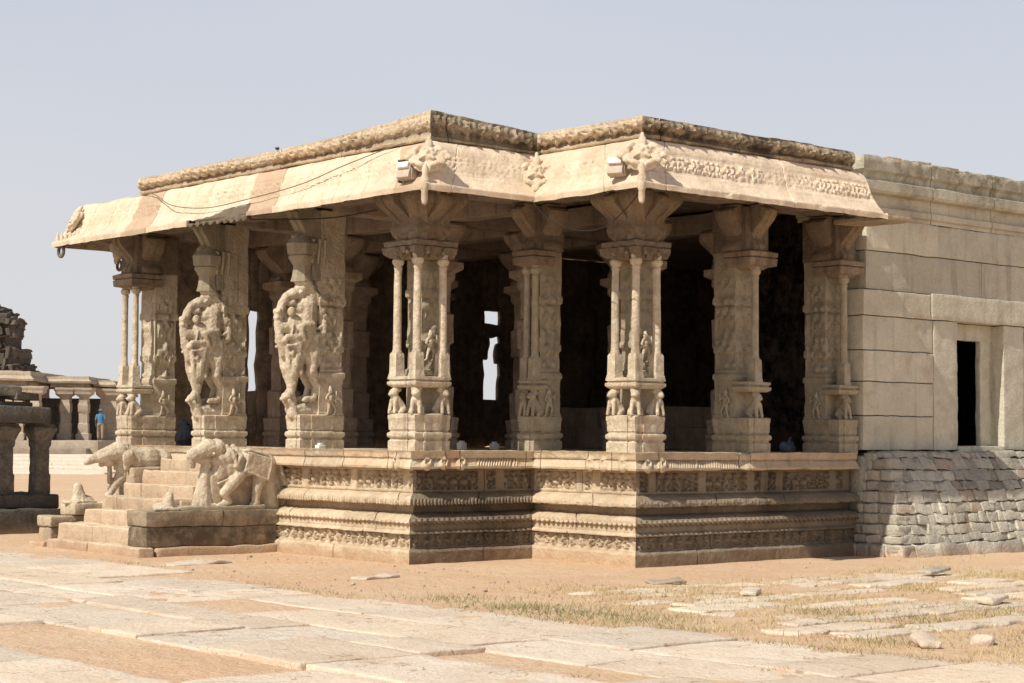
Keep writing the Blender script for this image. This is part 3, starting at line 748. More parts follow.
def yali(p, seed):
    """rearing beast with rider above a crouching animal, under a pot and curved bracket"""
    m = MB()
    def Q(u, v, y=0):      # sketch grid -> local metres
        return (-.59 + u * .00314 + .02, y, 3.21 - v * .0026)
    L = 313                # the lower sketch starts 313 rows further down
    def QL(u, v, y=0): return Q(u, v + 624, y)
    c = lambda a, b, r0, r1, fy=1.: sc_cap(m, a, b, r0, r1, fy)
    # crouching beast below
    c(QL(185, 425), QL(165, 320), .085, .075); sc_ell(m, QL(150, 335), (.075, .09, .065)); sc_ell(m, QL(130, 350), (.05, .05, .035)); c(QL(175, 300), QL(180, 275), .06, .05)
    c(QL(200, 415), QL(290, 400), .11, .12); c(QL(290, 410), QL(300, 370), .12, .1)
    for q in (-.07, .07): c(QL(170, 400, q), QL(185, 440, q), .04, .04); c(QL(150, 360, q), QL(175, 395, q * 1.2), .03, .03)
    # rearing beast: hind legs, haunch, belly, chest
    for q in (-.09, .09):
        sc_ell(m, QL(272, 95, q), (.17, .10, .27), ry=.1); c(QL(265, 120, q), QL(258, 205, q), .11, .075); c(QL(258, 205, q), QL(288, 275, q), .085, .06); c(QL(290, 275, q), QL(268, 345, q * 1.1), .05, .045); c(QL(268, 345, q * 1.1), QL(225, 352, q * 1.1), .045, .036)
        for k in range(3): sc_ell(m, QL(215 + k * 14, 356, q * 1.1 + .0), (.02, .018, .02))
    c(Q(245, 480), Q(235, 640), .16, .19, 1.0); c(Q(235, 640), QL(210, 90), .19, .17, 1.0); c(QL(190, 60), QL(178, 185), .18, .15, 1.0); c(QL(178, 185), QL(172, 285), .13, .07, 1.0)
    sc_ell(m, QL(180, 130), (.15, .16, .27), ry=-.08); sc_ell(m, Q(190, 640), (.16, .15, .17))
    # carved cloth hanging over the belly, with a raised rim and tassel
    for q in (-.135, .135):
        c(QL(130, 70, q * .6), QL(143, 190, q * .6), .035, .04); c(QL(143, 190, q * .6), QL(172, 268, q * .45), .04, .045); sc_ell(m, QL(165, 190, q * .4), (.09, .10, .18)); c(QL(120, 75, q), QL(230, 60, q * 1.15), .02, .02)
        sc_ell(m, QL(172, 150, q * 1.1), (.05, .03, .10)); sc_ell(m, QL(195, 205, q), (.035, .03, .06)); sc_ell(m, QL(150, 110, q), (.035, .03, .05))
        # rider's bent leg and raised forelegs close against the body
        c(Q(245, 585, q * 1.0), Q(185, 600, q * 1.25), .065, .05); c(Q(185, 600, q * 1.25), Q(205, 665, q * 1.2), .048, .036)
        sc_ell(m, Q(150, 520, q * .6), (.06, .05, .07)); sc_ell(m, Q(150, 505, q * .7), (.05, .04, .02)); c(Q(190, 650, q), Q(125, 655, q * .8), .05, .045); sc_ell(m, Q(118, 668, q * .7), (.045, .045, .05))
        for k in range(5): c(Q(150 + k * 22, 590 + k * 6, q * 1.0), Q(140 + k * 20, 660, q * .95), .018, .014)
        # small attendant figure at the side
        c(Q(312, 615, q), Q(314, 565, q), .055, .045); sc_ell(m, Q(316, 535, q), .043); c(Q(314, 580, q), Q(285, 600, q * 1.1), .03, .028); c(Q(312, 625, q), Q(270, 640, q * 1.15), .042, .034); c(Q(270, 640, q * 1.15), Q(275, 680, q * 1.15), .034, .03)
        # mane
        for k in range(4): c(Q(255 + k * 10, 400 + k * 22, q * .8), Q(285 + k * 8, 425 + k * 24, q * .95), .026, .02)
    # head of the beast, open jaw, and its arched trunk which comes down in front
    c(Q(262, 400), Q(165, 432), .11, .062, 1.0); sc_ell(m, Q(225, 392), (.12, .12, .055), ry=.25); c(Q(250, 400), Q(225, 340), .12, .13); sc_ell(m, Q(265, 430), (.12, .14, .12))
    for q in (-.09, .09): sc_ell(m, Q(200, 415, q), (.03, .025, .025)); sc_ell(m, Q(250, 385, q * 1.2), (.045, .03, .05))
    sc_ell(m, Q(185, 600), (.19, .15, .19)); sc_ell(m, Q(215, 500), (.13, .13, .12)); sc_ell(m, Q(165, 470), (.07, .08, .06))
    pts = [(215, 420), (175, 422), (140, 440), (116, 480), (104, 530), (100, 590), (106, 650), (122, 700), (128, 740)]
    rr = [.09, .075, .062, .056, .056, .062, .068, .07, .06]
    for k in range(8): c(Q(*pts[k]), Q(*pts[k + 1]), rr[k], rr[k + 1])
    sc_ell(m, Q(92, 520), (.05, .075, .055)); sc_ell(m, Q(88, 550), (.035, .06, .05))
    c(Q(110, 600), Q(200, 610), .08, .12)
    # bridge to the pier
    c(Q(250, 620), Q(350, 620), .1, .1); c(QL(290, 100), QL(350, 100), .08, .08); c(QL(300, 380), QL(350, 390), .09, .09); c(Q(250, 500), Q(350, 500), .09, .08)
    o = sculpt(m, 'yali_sculpture', MS, p, .0105, .006, 15, 1)
    if seed % 2: o.scale = (.97, 1, 1)
    # pot and bracket
    m = MB(); cx = .13
    def rr8(h, z):   # octagonal ring
        return ring_circ(cx, 0, h * 1.08, z, 8, R(22.5))
    prof = [(.15, 2.28), (.13, 2.36), (.12, 2.44), (.12, 2.50), (.155, 2.56), (.185, 2.60), (.185, 2.63), (.17, 2.64), (.20, 2.66), (.215, 2.80), (.17, 2.86), (.14, 2.90)]
    loft(m, [rr8(h, z) for h, z in refine(prof, .03)], .3, .3)
    for q in (-1, 1):
        for k in range(3): sc_cap(m, (cx + .05 + .10 * k, q * .16, 2.55), (cx + .05 + .10 * k, q * .17, 2.85), .02, .03)
    arm(m, (cx + .14, 0), -1, 0, .13, .22, .33, 2.80, 3.29, .3); arm(m, (cx + .13, 0), -1, 0, .055, .25, .37, 2.84, 3.285, .4)
    box2(m, .2, .74, -.15, .15, 2.3, 3.27, .01, .06, .1, .35)
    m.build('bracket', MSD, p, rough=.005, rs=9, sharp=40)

corner_pillar(.41, .37, .58, label='front corner pillar with three free colonnettes on seated lions')
corner_pillar(2.40, -1.53, .54, label='corner pillar with three free colonnettes beside the carved base')
comp_pillar(.05, 2.71, 0, 'yali', .36, .74, 'pillar carved with a rearing beast and rider', 1)
comp_pillar(.05, 5.18, 0, 'yali', .36, .74, 'pillar carved with a rearing beast and rider', 2)
comp_pillar(.08, 7.45, 0, 2, .50, .80, 'end pillar with two slim colonnettes', 3)
MS_LIT = MS; MS = MSD  # the next three pillars use the shaded copy of the granite
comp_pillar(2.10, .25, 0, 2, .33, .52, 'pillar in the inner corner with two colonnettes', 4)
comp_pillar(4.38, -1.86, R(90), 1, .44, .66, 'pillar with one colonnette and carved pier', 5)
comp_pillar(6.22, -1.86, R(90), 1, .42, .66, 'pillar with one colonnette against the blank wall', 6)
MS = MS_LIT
# stone ring on the bracket of the end pillar
m = MB(); arm(m, (.38, 7.5), 0, 1, .12, .25, .85, 4.06, 4.66, .3); sc_ell(m, (.38, 8.27, 4.46), (.08, .10, .11)); sc_ell(m, (.38, 8.30, 4.36), (.05, .06, .07)); m.build('curled_bracket', MS, temple, rough=.006)
m = MB(); torus(m, (.38, 8.22, 4.27), .07, .025, 'x'); m.build('stone_ring', MDARK, temple)

# interior pillars
def inner_pillar(x, y):
    p = empty('inner_pillar', (x, y, FZ), 0, temple)
    m = MB(); rect_prof(m, -.24, .24, -.24, .24, BASE, .05, .1); m.build('base', MINT, p, rough=.005, sharp=42)
    m = MB(); pr = [(0, .46), (0, .9), (-.04, .93), (-.04, 1.5), (0, 1.53), (0, 1.95), (-.04, 1.98), (-.04, 2.4), (0, 2.45), (0, 2.6)]
    rect_prof(m, -.19, .19, -.19, .19, pr, .06, .07); m.build('shaft', MINT, p, rough=.012, rs=9, sharp=42)
    m = MB(); rect_prof(m, -.2, .2, -.2, .2, [(0, 2.55), (.08, 2.6), (.08, 2.7), (.0, 2.72)], .05, .1)
    for d in ((-1, 0), (0, -1), (1, 0), (0, 1)): arm(m, (0, 0), d[0], d[1], .16, .2, .5)
    m.build('capital', MINT, p, rough=.005, sharp=42)
    return p
ip = None
for (x, y) in ((2.5, 2.7), (2.5, 5.18), (4.4, .45), (4.4, 2.7), (4.4, 5.18), (6.3, .45), (6.3, 2.7), (6.25, 5.0), (8.6, .45), (9.0, 2.7), (2.95, 7.3), (4.4, 7.35), (6.1, 7.35), (8.9, 5.0)):
    if ip is None: ip = inner_pillar(x, y)
    else: o = copy_tree(ip, temple); o.location = (x, y, FZ)
# inner walls: far side with two narrow ragged gaps, back wall, raised dais
m = MB()
def gapwall(xa, xb, y, z0, z1, gaps):
    xs = xa; gaps = sorted(gaps)
    for (g0, g1, h0, h1) in gaps:
        box2(m, xs, g0, y, y + .08, z0, z1, .02, .12, .3, .5)
        box2(m, g0 + .002, g1 - .002, y + .003, y + .077, z0, h0, .02, .12, .3, .5); box2(m, g0 + .002, g1 - .002, y + .003, y + .077, h1, z1, .02, .12, .3, .5); xs = g1
    box2(m, xs, xb, y, y + .08, z0, z1, .02, .12, .3, .5)
gapwall(1.0, 14, 7.72, 1.38, 5.0, [(2.52, 2.70, 2.3, 3.65), (7.60, 7.96, 2.25, 3.88)])
box2(m, 7.55, 8.0, 7.70, 7.79, 3.42, 3.66, .03, .08, .3, .5); box2(m, 7.55, 7.70, 7.69, 7.79, 3.0, 3.45, .05, .08, .3, .5); box2(m, 7.86, 8.0, 7.69, 7.79, 2.9, 3.3, .05, .08, .3, .5)
box2(m, 13.7, 14, -1.5, 7.7, 1.38, 5.0, .02, .4, .3, .5)
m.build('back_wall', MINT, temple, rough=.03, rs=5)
m = MB(); box2(m, 7.4, 13.6, 1.2, 6.4, 1.39, 1.75, .02, .2, .3); box2(m, 7.8, 13.6, 1.6, 6.0, 1.752, 2.1, .02, .2, .3)
m.build('dais', MINT, temple, rough=.01)
m = MB(); box2(m, 6.91, 14, -1.2, 8.1, 5.0, 5.2, .02, .8, .2)
m.build('hall_ceiling', MINT, temple)

# ================================================================== STONE HALL with the door
hall = empty('stone_hall', (6.45, -1.9, 0)); tag(hall, 'plain stone block hall wall with dark doorway, joined to the pavilion', 'stone building')
HX, HY = 6.45, -1.9
def block(m, x0, x1, z0, z1, y=HY, t=.5, proud=0, tint=.5, stain=0., hue=.5, g=.005):
    V, F = rbox(((x0 + x1) / 2 - HX, y + t / 2 - proud - HY, (z0 + z1) / 2), ((x1 - x0) / 2 - g, t / 2, (z1 - z0) / 2 - g * .7), .010, .05)
    V = V + vnoise(V, 5, 51) * .007 + vnoise(V, 17, 52) * .004
    m.add(V, F, tint, stain, hue)
m = MB(); rr = random.Random(11)
rows = [(1.44, 1.92), (1.925, 2.40), (2.405, 2.84), (2.845, 3.33), (3.335, 3.70), (3.705, 4.25), (4.255, 4.72)]
for k, (z0, z1) in enumerate(rows):
    if k < 4: spans = [(6.47, 8.08)]
    elif k == 4: spans = [(6.47, 8.02)]
    elif k == 5: spans = [(6.55, 9.3), (9.3, 10.6), (10.6, 12.9), (12.9, 16)]
    else: spans = [(6.55, 8.2), (8.2, 11.6), (11.6, 13.5), (13.5, 16)]
    for a, b in spans: block(m, a, b, z0, z1, proud=rr.uniform(0, .02) - (.0 if k < 5 else .01), tint=rr.uniform(.25, .85), stain=rr.uniform(0, .3), hue=.5 + rr.uniform(0, .14))
block(m, 8.025, 10.42, 3.335, 3.72, proud=.03, tint=.6, hue=.56)           # lintel over the door
block(m, 8.085, 8.665, 1.44, 3.33, proud=.012, tint=.55, hue=.54)          # jambs
block(m, 9.84, 10.38, 1.44, 3.33, proud=.0, tint=.5, hue=.52)
for k, (z0, z1) in enumerate(rows[:5]): block(m, 10.385 if k < 4 else 10.425, 16, z0, z1, proud=rr.uniform(0, .02), tint=rr.uniform(.4, .65))
m.build('wall', MWALL, hall, rough=.005, rs=4, sharp=42)
# door: recessed frame, threshold
m = MB()
block(m, 8.67, 8.88, 1.5, 3.26, y=HY + .22, t=.2, tint=.45); block(m, 9.55, 9.86, 1.5, 3.26, y=HY + .22, t=.09, tint=.5)
block(m, 8.67, 9.86, 3.08, 3.33, y=HY + .21, t=.10, tint=.4); block(m, 8.67, 9.84, 1.38, 1.50, y=HY - .02, t=.7, tint=.6)
m.build('door_frame', MWALL, hall, rough=.004, rs=6)
m = MB(); box2(m, 2.0, 6.0, 2.5, 2.7, 1.4, 5.1, .02, .5, -1., .9); box2(m, 6.0, 6.2, .3, 2.7, 1.4, 5.1, .02, .5, -1., .9); box2(m, .9, 1.1, .5, 2.7, 1.4, 5.1, .02, .5, -1., .9); box2(m, .9, 6.2, .5, 2.7, 1.3, 1.4, .02, .5, -1, .9); box2(m, .9, 6.2, .5, 2.7, 5.1, 5.18, .02, .5, -1, .9); m.build('inner_room', MINT, hall)  # room surfaces darkened in tint, painted shade behind the doorway
m = MB()   # moulded cornice bands at the top
cp = [(6.49 - HX, 1.2), (6.49 - HX, 0), (16 - HX, 0)]
prof_w = [(.0, 4.72), (.0, 4.785), (.035, 4.79), (.04, 4.87), (.0, 4.875), (-.005, 4.96), (-.005, 5.06), (.10, 5.065), (.13, 5.10), (.13, 5.225), (.11, 5.235), (.0, 5.24), (-.02, 5.29), (.0, 5.36), (.03, 5.375), (.06, 5.39), (.065, 5.545), (.05, 5.58), (-.3, 5.59), (-.6, 5.57)]
JW = {0: [], 1: [1.55, 3.05, 4.9, 6.6, 8.2]}
def w_disp(V, S, O, Z, i, L):
    d = .004 * fbm(V, 8, 3) + .006 * noise(V, 1.5, 7) - .09 * np.clip(noise(V, 3.5, 19) - .5, 0, 1) * (O > .06)
    k = (Z > 5.54) & (O > -.1); d[k] += .02 * noise(V[k], 9, 4)
    return d
def w_tint(V, S, O, Z, i, L, idx):
    c = _h(idx, np.floor(Z * 3).astype(int), idx * 0, 29); st = .25 + .4 * noise(V, 1.5, 31) + .3 * (Z > 5.25)
    return .4 + .25 * c, np.clip(st, 0, 1), .5 + .1 * c
mould(m, cp, prof_w, .035, .03, w_disp, JW, w_tint)
m.build('cornice', MWALL, hall, rough=.004, rs=5, sharp=32)
m = MB(); box2(m, .12, 9.5, .3, 10, 5.2, 5.56, .02, .5, .4, .5)
for k in range(6): box2(m, .3 + k * .34, .3 + k * .34 + .32, .02, .5, 5.57, 5.62 - .008 * abs(k - 2) + .02 * (k % 2), .02, .1, .4, .4)
m.build('roof', MPAR, hall, rough=.012)
m = MB(); box2(m, 9.3, 9.55, .55, 9.6, 0, 5.2, .02, .6); box2(m, 7.6, 9.3, 9.35, 9.6, 0, 5.2, .02, .6); m.build('rear_wall', MWALL, hall)

# ================================================================== RUBBLE PLATFORM
rub = MB(); rr = random.Random(21)
def rub_row(z0, z1, k):
    # front face (faces -y) follows a batter
    def yf(z): return -2.16 - (1.42 - z) * .62 if z > .9 else -2.48 - (.9 - z) * .38
    def xl(z): return 6.60 - (1.42 - z) * .36 if z > .9 else 6.41 - (.9 - z) * .28
    x = xl(z0) + rr.uniform(0, .1); first = True
    while x < 15.5:
        w = rr.choice([rr.uniform(.12, .2), rr.uniform(.2, .34), rr.uniform(.3, .5)]) * (1.6 if k == 0 else 1); zc = (z0 + z1) / 2; h = (z1 - z0) / 2
        dep = .16; yy = yf(zc) + dep + rr.uniform(-.012, .014) - (.05 if k == 0 else 0)
        V, F = rbox((0, 0, 0), (w / 2 - .001, dep, h + rr.uniform(-.012, .004)), .014, .05, rx=rr.uniform(-.05, .05), rz=rr.uniform(-.05, .05), ry=rr.uniform(-.09, .09))
        V = V + vnoise(V + 10 * rr.random(), 9, k) * .018 + vnoise(V + 10 * rr.random(), 24, k) * .007
        V[:, 1] += V[:, 2] * (.6 if zc > .9 else .38)
        V += np.array([x + w / 2, yy, zc])
        rub.add(V, F, rr.uniform(.2, .95), rr.uniform(0, .35) + (.25 if z0 > .85 else 0), .5 + (.4 if rr.random() < .05 else rr.uniform(0, .08)))
        x += w
    # left end (faces -x)
    y = yf(z0) + .03
    while y < -1.93:
        w = rr.uniform(.2, .34); w = min(w, max(.12, -1.90 - y)); zc = (z0 + z1) / 2
        V, F = rbox((0, 0, 0), (.15, w / 2 - .004, (z1 - z0) / 2 - .004), .028, .06, rx=rr.uniform(-.06, .06), rz=rr.uniform(-.1, .1))
        V = V + vnoise(V + 7 * rr.random(), 8, k) * .018
        V += np.array([xl(zc) + .13, y + w / 2, zc])
        rub.add(V, F, rr.uniform(.2, .8), rr.uniform(.1, .5), .5 + rr.uniform(0, .1)); y += w
z = -.1; k = 0
while z < 1.38:
    h = .27 if k == 0 else rr.uniform(.11, .175); h = min(h, 1.425 - z) if 1.43 - z < .2 else h
    rub_row(z, z + h, k); z += h; k += 1
for z0 in np.arange(-.1, 1.3, .14):
    zt = z0 + .14; yy = (-2.16 - (1.42 - zt) * .62 if zt > .9 else -2.48 - (.9 - zt) * .38) + .035; xx = (6.60 - (1.42 - zt) * .36 if zt > .9 else 6.41 - (.9 - zt) * .28) + .035
    box2(rub, xx, 15.5, yy, -1.95, z0, z0 + .139, .01, .12, .0, .5)
box2(rub, 6.5, 15.5, -2.08, -1.87, 1.30, 1.40, .03, .1, .5, .2); box2(rub, 6.38, 6.7, -1.95, -1.7, 0, 1.36, .03, .1, .3, .4)
o = rub.build('rubble_platform', MRUB, None, rough=.004, rs=14, sharp=50)
tag(o, 'sloping dry stone rubble platform below the plain wall and doorway', 'stone platform')

# ================================================================== STAIRCASE
st = empty('staircase', (-2.0, 4.2, 0)); tag(st, 'worn stone staircase climbing to the pavilion between the two stone elephants', 'staircase')
SX, SY = -2.0, 4.2
def sbox(m, x0, x1, y0, y1, z0, z1, r=.02, seg=.07, **k): box2(m, x0 - SX, x1 - SX, y0 - SY, y1 - SY, z0, z1, r, seg, **k)
rr = random.Random(4)
ns = 7; fronts = [-2.16, -2.00, -1.66, -1.36, -1.06, -.78, -.50]; tops = [.125, .335, .53, .71, .885, 1.06, 1.23]
lefts = [5.45, 5.45, 5.35, 5.3, 5.3, 5.3, 5.3]
for k in range(ns):
    m = MB(); y = 3.42 if k else 2.86; z0 = tops[k - 1] - .02 if k else -.1
    x1 = (fronts[k + 1] + .06) if k < ns - 1 else .02
    first = True
    while y < lefts[k]:
        w = rr.uniform(.55, 1.1); w = w if y + w < lefts[k] - .3 else lefts[k] - y
        sbox(m, fronts[k] + rr.uniform(-.008, .008), x1, y + .003, y + w - .003, z0, tops[k] + rr.uniform(-.006, .004), .022, .06, tint=rr.uniform(.4, .8), hue=.5 + rr.uniform(0, .15)); y += w
    m.build('step', MSTEP, st, rough=.013, rs=7, sharp=50)
m = MB()   # solid right flank, two courses on a ledge
sbox(m, -2.04, -.02, 2.93, 3.40, .12, .375, .018, .07, tint=-.35, stain=.7)
sbox(m, -2.06, -.9, 2.90, 3.40, .38, .585, .02, .07, tint=-.1, stain=.5); sbox(m, -.895, .0, 2.91, 3.40, .38, .58, .02, .07, tint=-.15, stain=.6)
sbox(m, -1.9, .0, 2.86, 3.3, -.1, .115, .03, .07, tint=.5, stain=.2)
for k in range(2, ns): sbox(m, fronts[k] + .1, .0, 3.38, 3.50, tops[k] - .25, tops[k] - .02, .02, .1, tint=.4)
sbox(m, -1.0, .02, 3.05, 3.44, .58, 1.05, .04, .08, tint=.35, stain=.5)
m.build('flank', MPL, st, rough=.014, rs=7, sharp=50)
m = MB()   # ruined left flank
sbox(m, -2.02, -1.55, 5.62, 6.0, -.1, .27, .03, .07, tint=.4, stain=.4)
sbox(m, -2.04, -1.15, 5.58, 6.02, .275, .42, .03, .07, tint=.5, stain=.3)
sbox(m, -1.72, -1.2, 5.50, 5.95, .425, .60, .03, .07, tint=.55, stain=.2)
sbox(m, -1.3, .0, 5.35, 5.85, -.1, .62, .03, .09, tint=.5, stain=.2)
sbox(m, -.9, .02, 5.34, 5.84, .62, 1.1, .03, .09, tint=.4, stain=.4)
sbox(m, -2.2, -1.9, 5.5, 5.95, -.1, .09, .03, .07, tint=.5)
m.build('flank', MPL, st, rough=.016, rs=7, sharp=50)

# ---------------- elephants
def ele_right():
    root = empty('stone_elephant', (-.7, 3.15, .59)); tag(root, 'carved stone elephant with saddle cloth kneeling on the right flank of the stairs', 'elephant sculpture')
    m = MB()
    def Q(u, v, y=0): return (-1.46 + u * .00207 + .7, y, 1.045 - v * .001771)
    c = lambda a, b, r0, r1, fy=1.: sc_cap(m, a, b, r0, r1, fy)
    c(Q(110, 185), Q(225, 130), .085, .125, 1.15); sc_ell(m, Q(280, 135), (.14, .16, .125)); sc_ell(m, Q(285, 105), (.09, .13, .08)); c(Q(95, 195), Q(108, 262), .065, .045); sc_ell(m, Q(190, 220), (.12, .10, .06))
    sc_ell(m, Q(150, 225, 0), (.05, .07, .035))
    sc_ell(m, Q(300, 210), (.13, .16, .15))
    for q in (-.17, .17):
        sc_ell(m, Q(345, 185, q * .9), (.075, .04, .10), ry=.4); 
        c(Q(330, 120, q * .7), Q(365, 190, q * 1.1), .03, .028); c(Q(365, 190, q * 1.1), Q(385, 265, q * 1.15), .028, .028); c(Q(375, 115, q * .7), Q(420, 190, q * 1.15), .032, .03); c(Q(420, 190, q * 1.15), Q(375, 270, q * 1.15), .028, .026)
        sc_ell(m, Q(230, 175, q * .8), (.025, .02, .02))
    # trunk of the body, chest, rump
    sc_ell(m, Q(400, 270), (.24, .20, .19)); sc_ell(m, Q(520, 260), (.28, .21, .18)); sc_ell(m, Q(640, 270), (.20, .20, .20)); c(Q(330, 250), Q(270, 380), .15, .10)
    # cloth
    for q in (-1, 1):
        V, F = rbox(Q(540, 255, q * .205), (.19, .018, .135), .015, .04, ry=R(14)); m.add(V, F)
        c(Q(470, 315, q * .22), Q(620, 375, q * .22), .016, .016); c(Q(620, 375, q * .22), Q(650, 215, q * .21), .02, .02); c(Q(270, 400, q * .12), Q(450, 300, q * .21), .016, .016)
    V, F = rbox(Q(560, 165), (.17, .17, .02), .015, .04, ry=R(12)); m.add(V, F)
    # broken trunk stump that flares onto the base
    c(Q(205, 260), Q(190, 400), .06, .085); c(Q(190, 400), Q(185, 545), .085, .14); sc_ell(m, Q(225, 560), (.24, .13, .05)); c(Q(240, 330), Q(245, 500), .07, .1)
    for q in (-.13, .13):
        c(Q(415, 340, q), Q(305, 470, q * 1.15), .10, .07); c(Q(305, 470, q * 1.15), Q(330, 530, q * 1.15), .06, .05); c(Q(340, 535, q * 1.15), Q(270, 560, q * 1.15), .05, .035)
        c(Q(575, 360, q), Q(555, 420, q * 1.2), .10, .075); c(Q(555, 420, q * 1.2), Q(540, 530, q * 1.2), .072, .055); c(Q(545, 545, q * 1.2), Q(515, 570, q * 1.2), .06, .045)
        sc_ell(m, Q(553, 410, q * 1.35), (.045, .03, .05))
    c(Q(660, 260), Q(690, 560), .15, .16); c(Q(690, 300), Q(780, 540), .12, .13); sc_ell(m, Q(740, 250), (.10, .12, .10)); c(Q(735, 230, -.1), Q(775, 400, -.14), .04, .05)
    sculpt(m, 'body', MS, root, .0105, .006, 13, 1)
    m = MB(); V, F = rbox((-.16, 0, .02), (.64, .22, .028), .012, .05); m.add(V, F, .4, .3); m.build('base_slab', MS, root, rough=.008)
    return root
ele_right()
def ele_left():
    root = empty('stone_elephant', (-1.0, 5.62, .6)); tag(root, 'broken carved stone elephant with raised head on the left side of the stairs', 'elephant sculpture')
    m = MB()
    def Q(u, v, y=0): return (-1.92 + u * .002095 + 1.0, y, 1.03 - v * .00187)
    c = lambda a, b, r0, r1, fy=1.: sc_cap(m, a, b, r0, r1, fy)
    sc_ell(m, Q(450, 165), (.17, .17, .15)); sc_ell(m, Q(480, 125), (.10, .12, .08)); c(Q(400, 175), Q(300, 205), .13, .09, 1.1); c(Q(300, 205), Q(205, 240), .085, .05); sc_ell(m, Q(370, 245), (.10, .10, .06))
    sc_ell(m, Q(320, 265), (.04, .06, .03))
    for q in (-.17, .17):
        sc_ell(m, Q(478, 215, q), (.10, .03, .12), ry=.3); sc_ell(m, Q(470, 270, q * .95), (.06, .025, .08)); sc_ell(m, Q(480, 195, q * 1.12), (.05, .02, .05)); c(Q(500, 170, q * 1.1), Q(515, 260, q * 1.05), .02, .016); sc_ell(m, Q(360, 225, q * .55), (.022, .02, .02))
    c(Q(480, 230), Q(500, 330), .15, .12); c(Q(500, 320), Q(430, 400), .11, .075); c(Q(430, 400), Q(375, 500), .07, .05); c(Q(520, 330), Q(540, 400), .12, .13)
    sc_ell(m, Q(560, 240), (.22, .2, .2)); c(Q(480, 190), Q(640, 240), .17, .19); sc_ell(m, Q(650, 230), (.32, .20, .20)); sc_ell(m, Q(780, 240), (.16, .2, .19)); c(Q(600, 300), Q(800, 310), .15, .15); c(Q(540, 390), Q(800, 400), .14, .15)
    c(Q(380, 290), Q(385, 395), .035, .04)
    sculpt(m, 'body', MS, root, .0105, .006, 13, 1)
    return root
ele_left()
def stump(loc, label, s, rot):
    m = MB(); sc_cap(m, (0, 0, .02), (-.03 * s, 0, .20 * s), .10 * s, .055 * s); sc_ell(m, (.05 * s, 0, .04), (.16 * s, .12 * s, .06 * s)); V, F = rbox((0, 0, .012), (.17 * s, .13 * s, .022), .01, .05); m.add(V, F)
    o = sculpt(m, 'broken_sculpture', MS, None, .014, .012, 12, 1); o.location = loc; o.rotation_euler = (0, 0, rot)
    tag(o, label, 'broken sculpture')
stump((-1.55, 5.70, .60), 'leaning broken stone stump on the ruined left flank of the stairs', 1.15, .3)
stump((-1.62, 3.12, .59), 'small broken carved stone stump in front of the kneeling elephant', .95, 2.6)

# ================================================================== FLOODLIGHTS, CABLES, LOOSE BITS
def flood(loc, rz, label, boxed):
    root = empty('floodlight', loc, rz); tag(root, label, 'floodlight'); root.scale = (.82, .82, .82)
    m = MB(); V, F = rbox((0, 0, 0), (.12, .07, .12), .01, .1, rx=R(-18)); m.add(V, F); m.build('housing', MLAMP, root)
    m = MB(); V, F = rbox((0, -.045, .085), (.105, .05, .045), .01, .1, rx=R(-18)); m.add(V, F); m.build('lens', MGLASS, root)
    m = MB(); box2(m, -.135, -.123, -.03, .09, -.12, .05, .002, .1); box2(m, .123, .135, -.03, .09, -.12, .05, .002, .1); box2(m, -.135, .135, .06, .09, -.135, -.105, .002, .1); m.build('bracket', MLAMP, root)
    if boxed:
        m = MB()
        box2(m, -.17, -.15, -.0, .1, -.15, .19, .004, .1); box2(m, -.17, .14, -.0, .1, .172, .19, .004, .1); m.build('mounting_frame', MDARK, root)
flood((-.50, -.50, 4.79), R(-78), 'grey floodlight in a square frame on the eave by the foremost corner mask', True)
flood((1.25, -2.36, 4.82), R(-66), 'pale box floodlight on the eave left of the corner mask nearest the plain wall', False)
def tube(pts, r, n=7):
    pts = [np.array(p, float) for p in pts]; m = MB(); R_ = []
    for i, p in enumerate(pts):
        d = pts[min(i + 1, len(pts) - 1)] - pts[max(i - 1, 0)]; M = np.array(Vector(d).to_track_quat('Z', 'Y').to_matrix()); R_.append(ring_circ(0, 0, r, 0, n) @ M.T + p)
    loft(m, R_); return m
def spline(K, n=8):
    K = [np.array(k, float) for k in K]; out = []
    for i in range(len(K) - 1):
        p0, p1, p2, p3 = K[max(i - 1, 0)], K[i], K[i + 1], K[min(i + 2, len(K) - 1)]
        for q in range(n):
            t = q / n; out.append(.5 * ((2 * p1) + (-p0 + p2) * t + (2 * p0 - 5 * p1 + 4 * p2 - p3) * t * t + (-p0 + 3 * p1 - 3 * p2 + p3) * t ** 3))
    return out + [K[-1]]
o = tube(spline([(-.15, 6.55, 5.22), (-.26, 6.0, 5.15), (-.42, 5.2, 4.90), (-.47, 4.2, 4.77), (-.45, 3.3, 4.79), (-.41, 1.95, 4.88), (-.33, 1.03, 5.05), (-.2, .25, 5.20), (-.14, .0, 5.24)]), .007).build('roof_cable', MCABL)
tag(o, 'thin brown cable sagging across the long left slope of the eave', 'cable')
o = tube(spline([(1.17, -.93, 4.60), (1.16, -.97, 4.50), (1.3, -1.15, 4.28), (1.42, -1.55, 4.14), (1.45, -1.95, 4.16), (1.52, -2.25, 4.36), (1.6, -2.4, 4.56)]), .0065).build('hanging_cable', MCAB)
tag(o, 'dark cable hanging in a loop below the eave in the inner corner', 'cable')
o = tube(spline([(-.28, 3.3, 4.55), (.02, 2.4, 4.5), (.05, 1.6, 4.47), (.1, .9, 4.5)]), .009).build('hanging_cable', MCAB)
tag(o, 'thin dark cable strung under the eave beside the nearer beast pillar', 'cable')
m = MB(); box2(m, -.14, .0, 2.26, 2.36, 0, .055, .01, .05, .5)
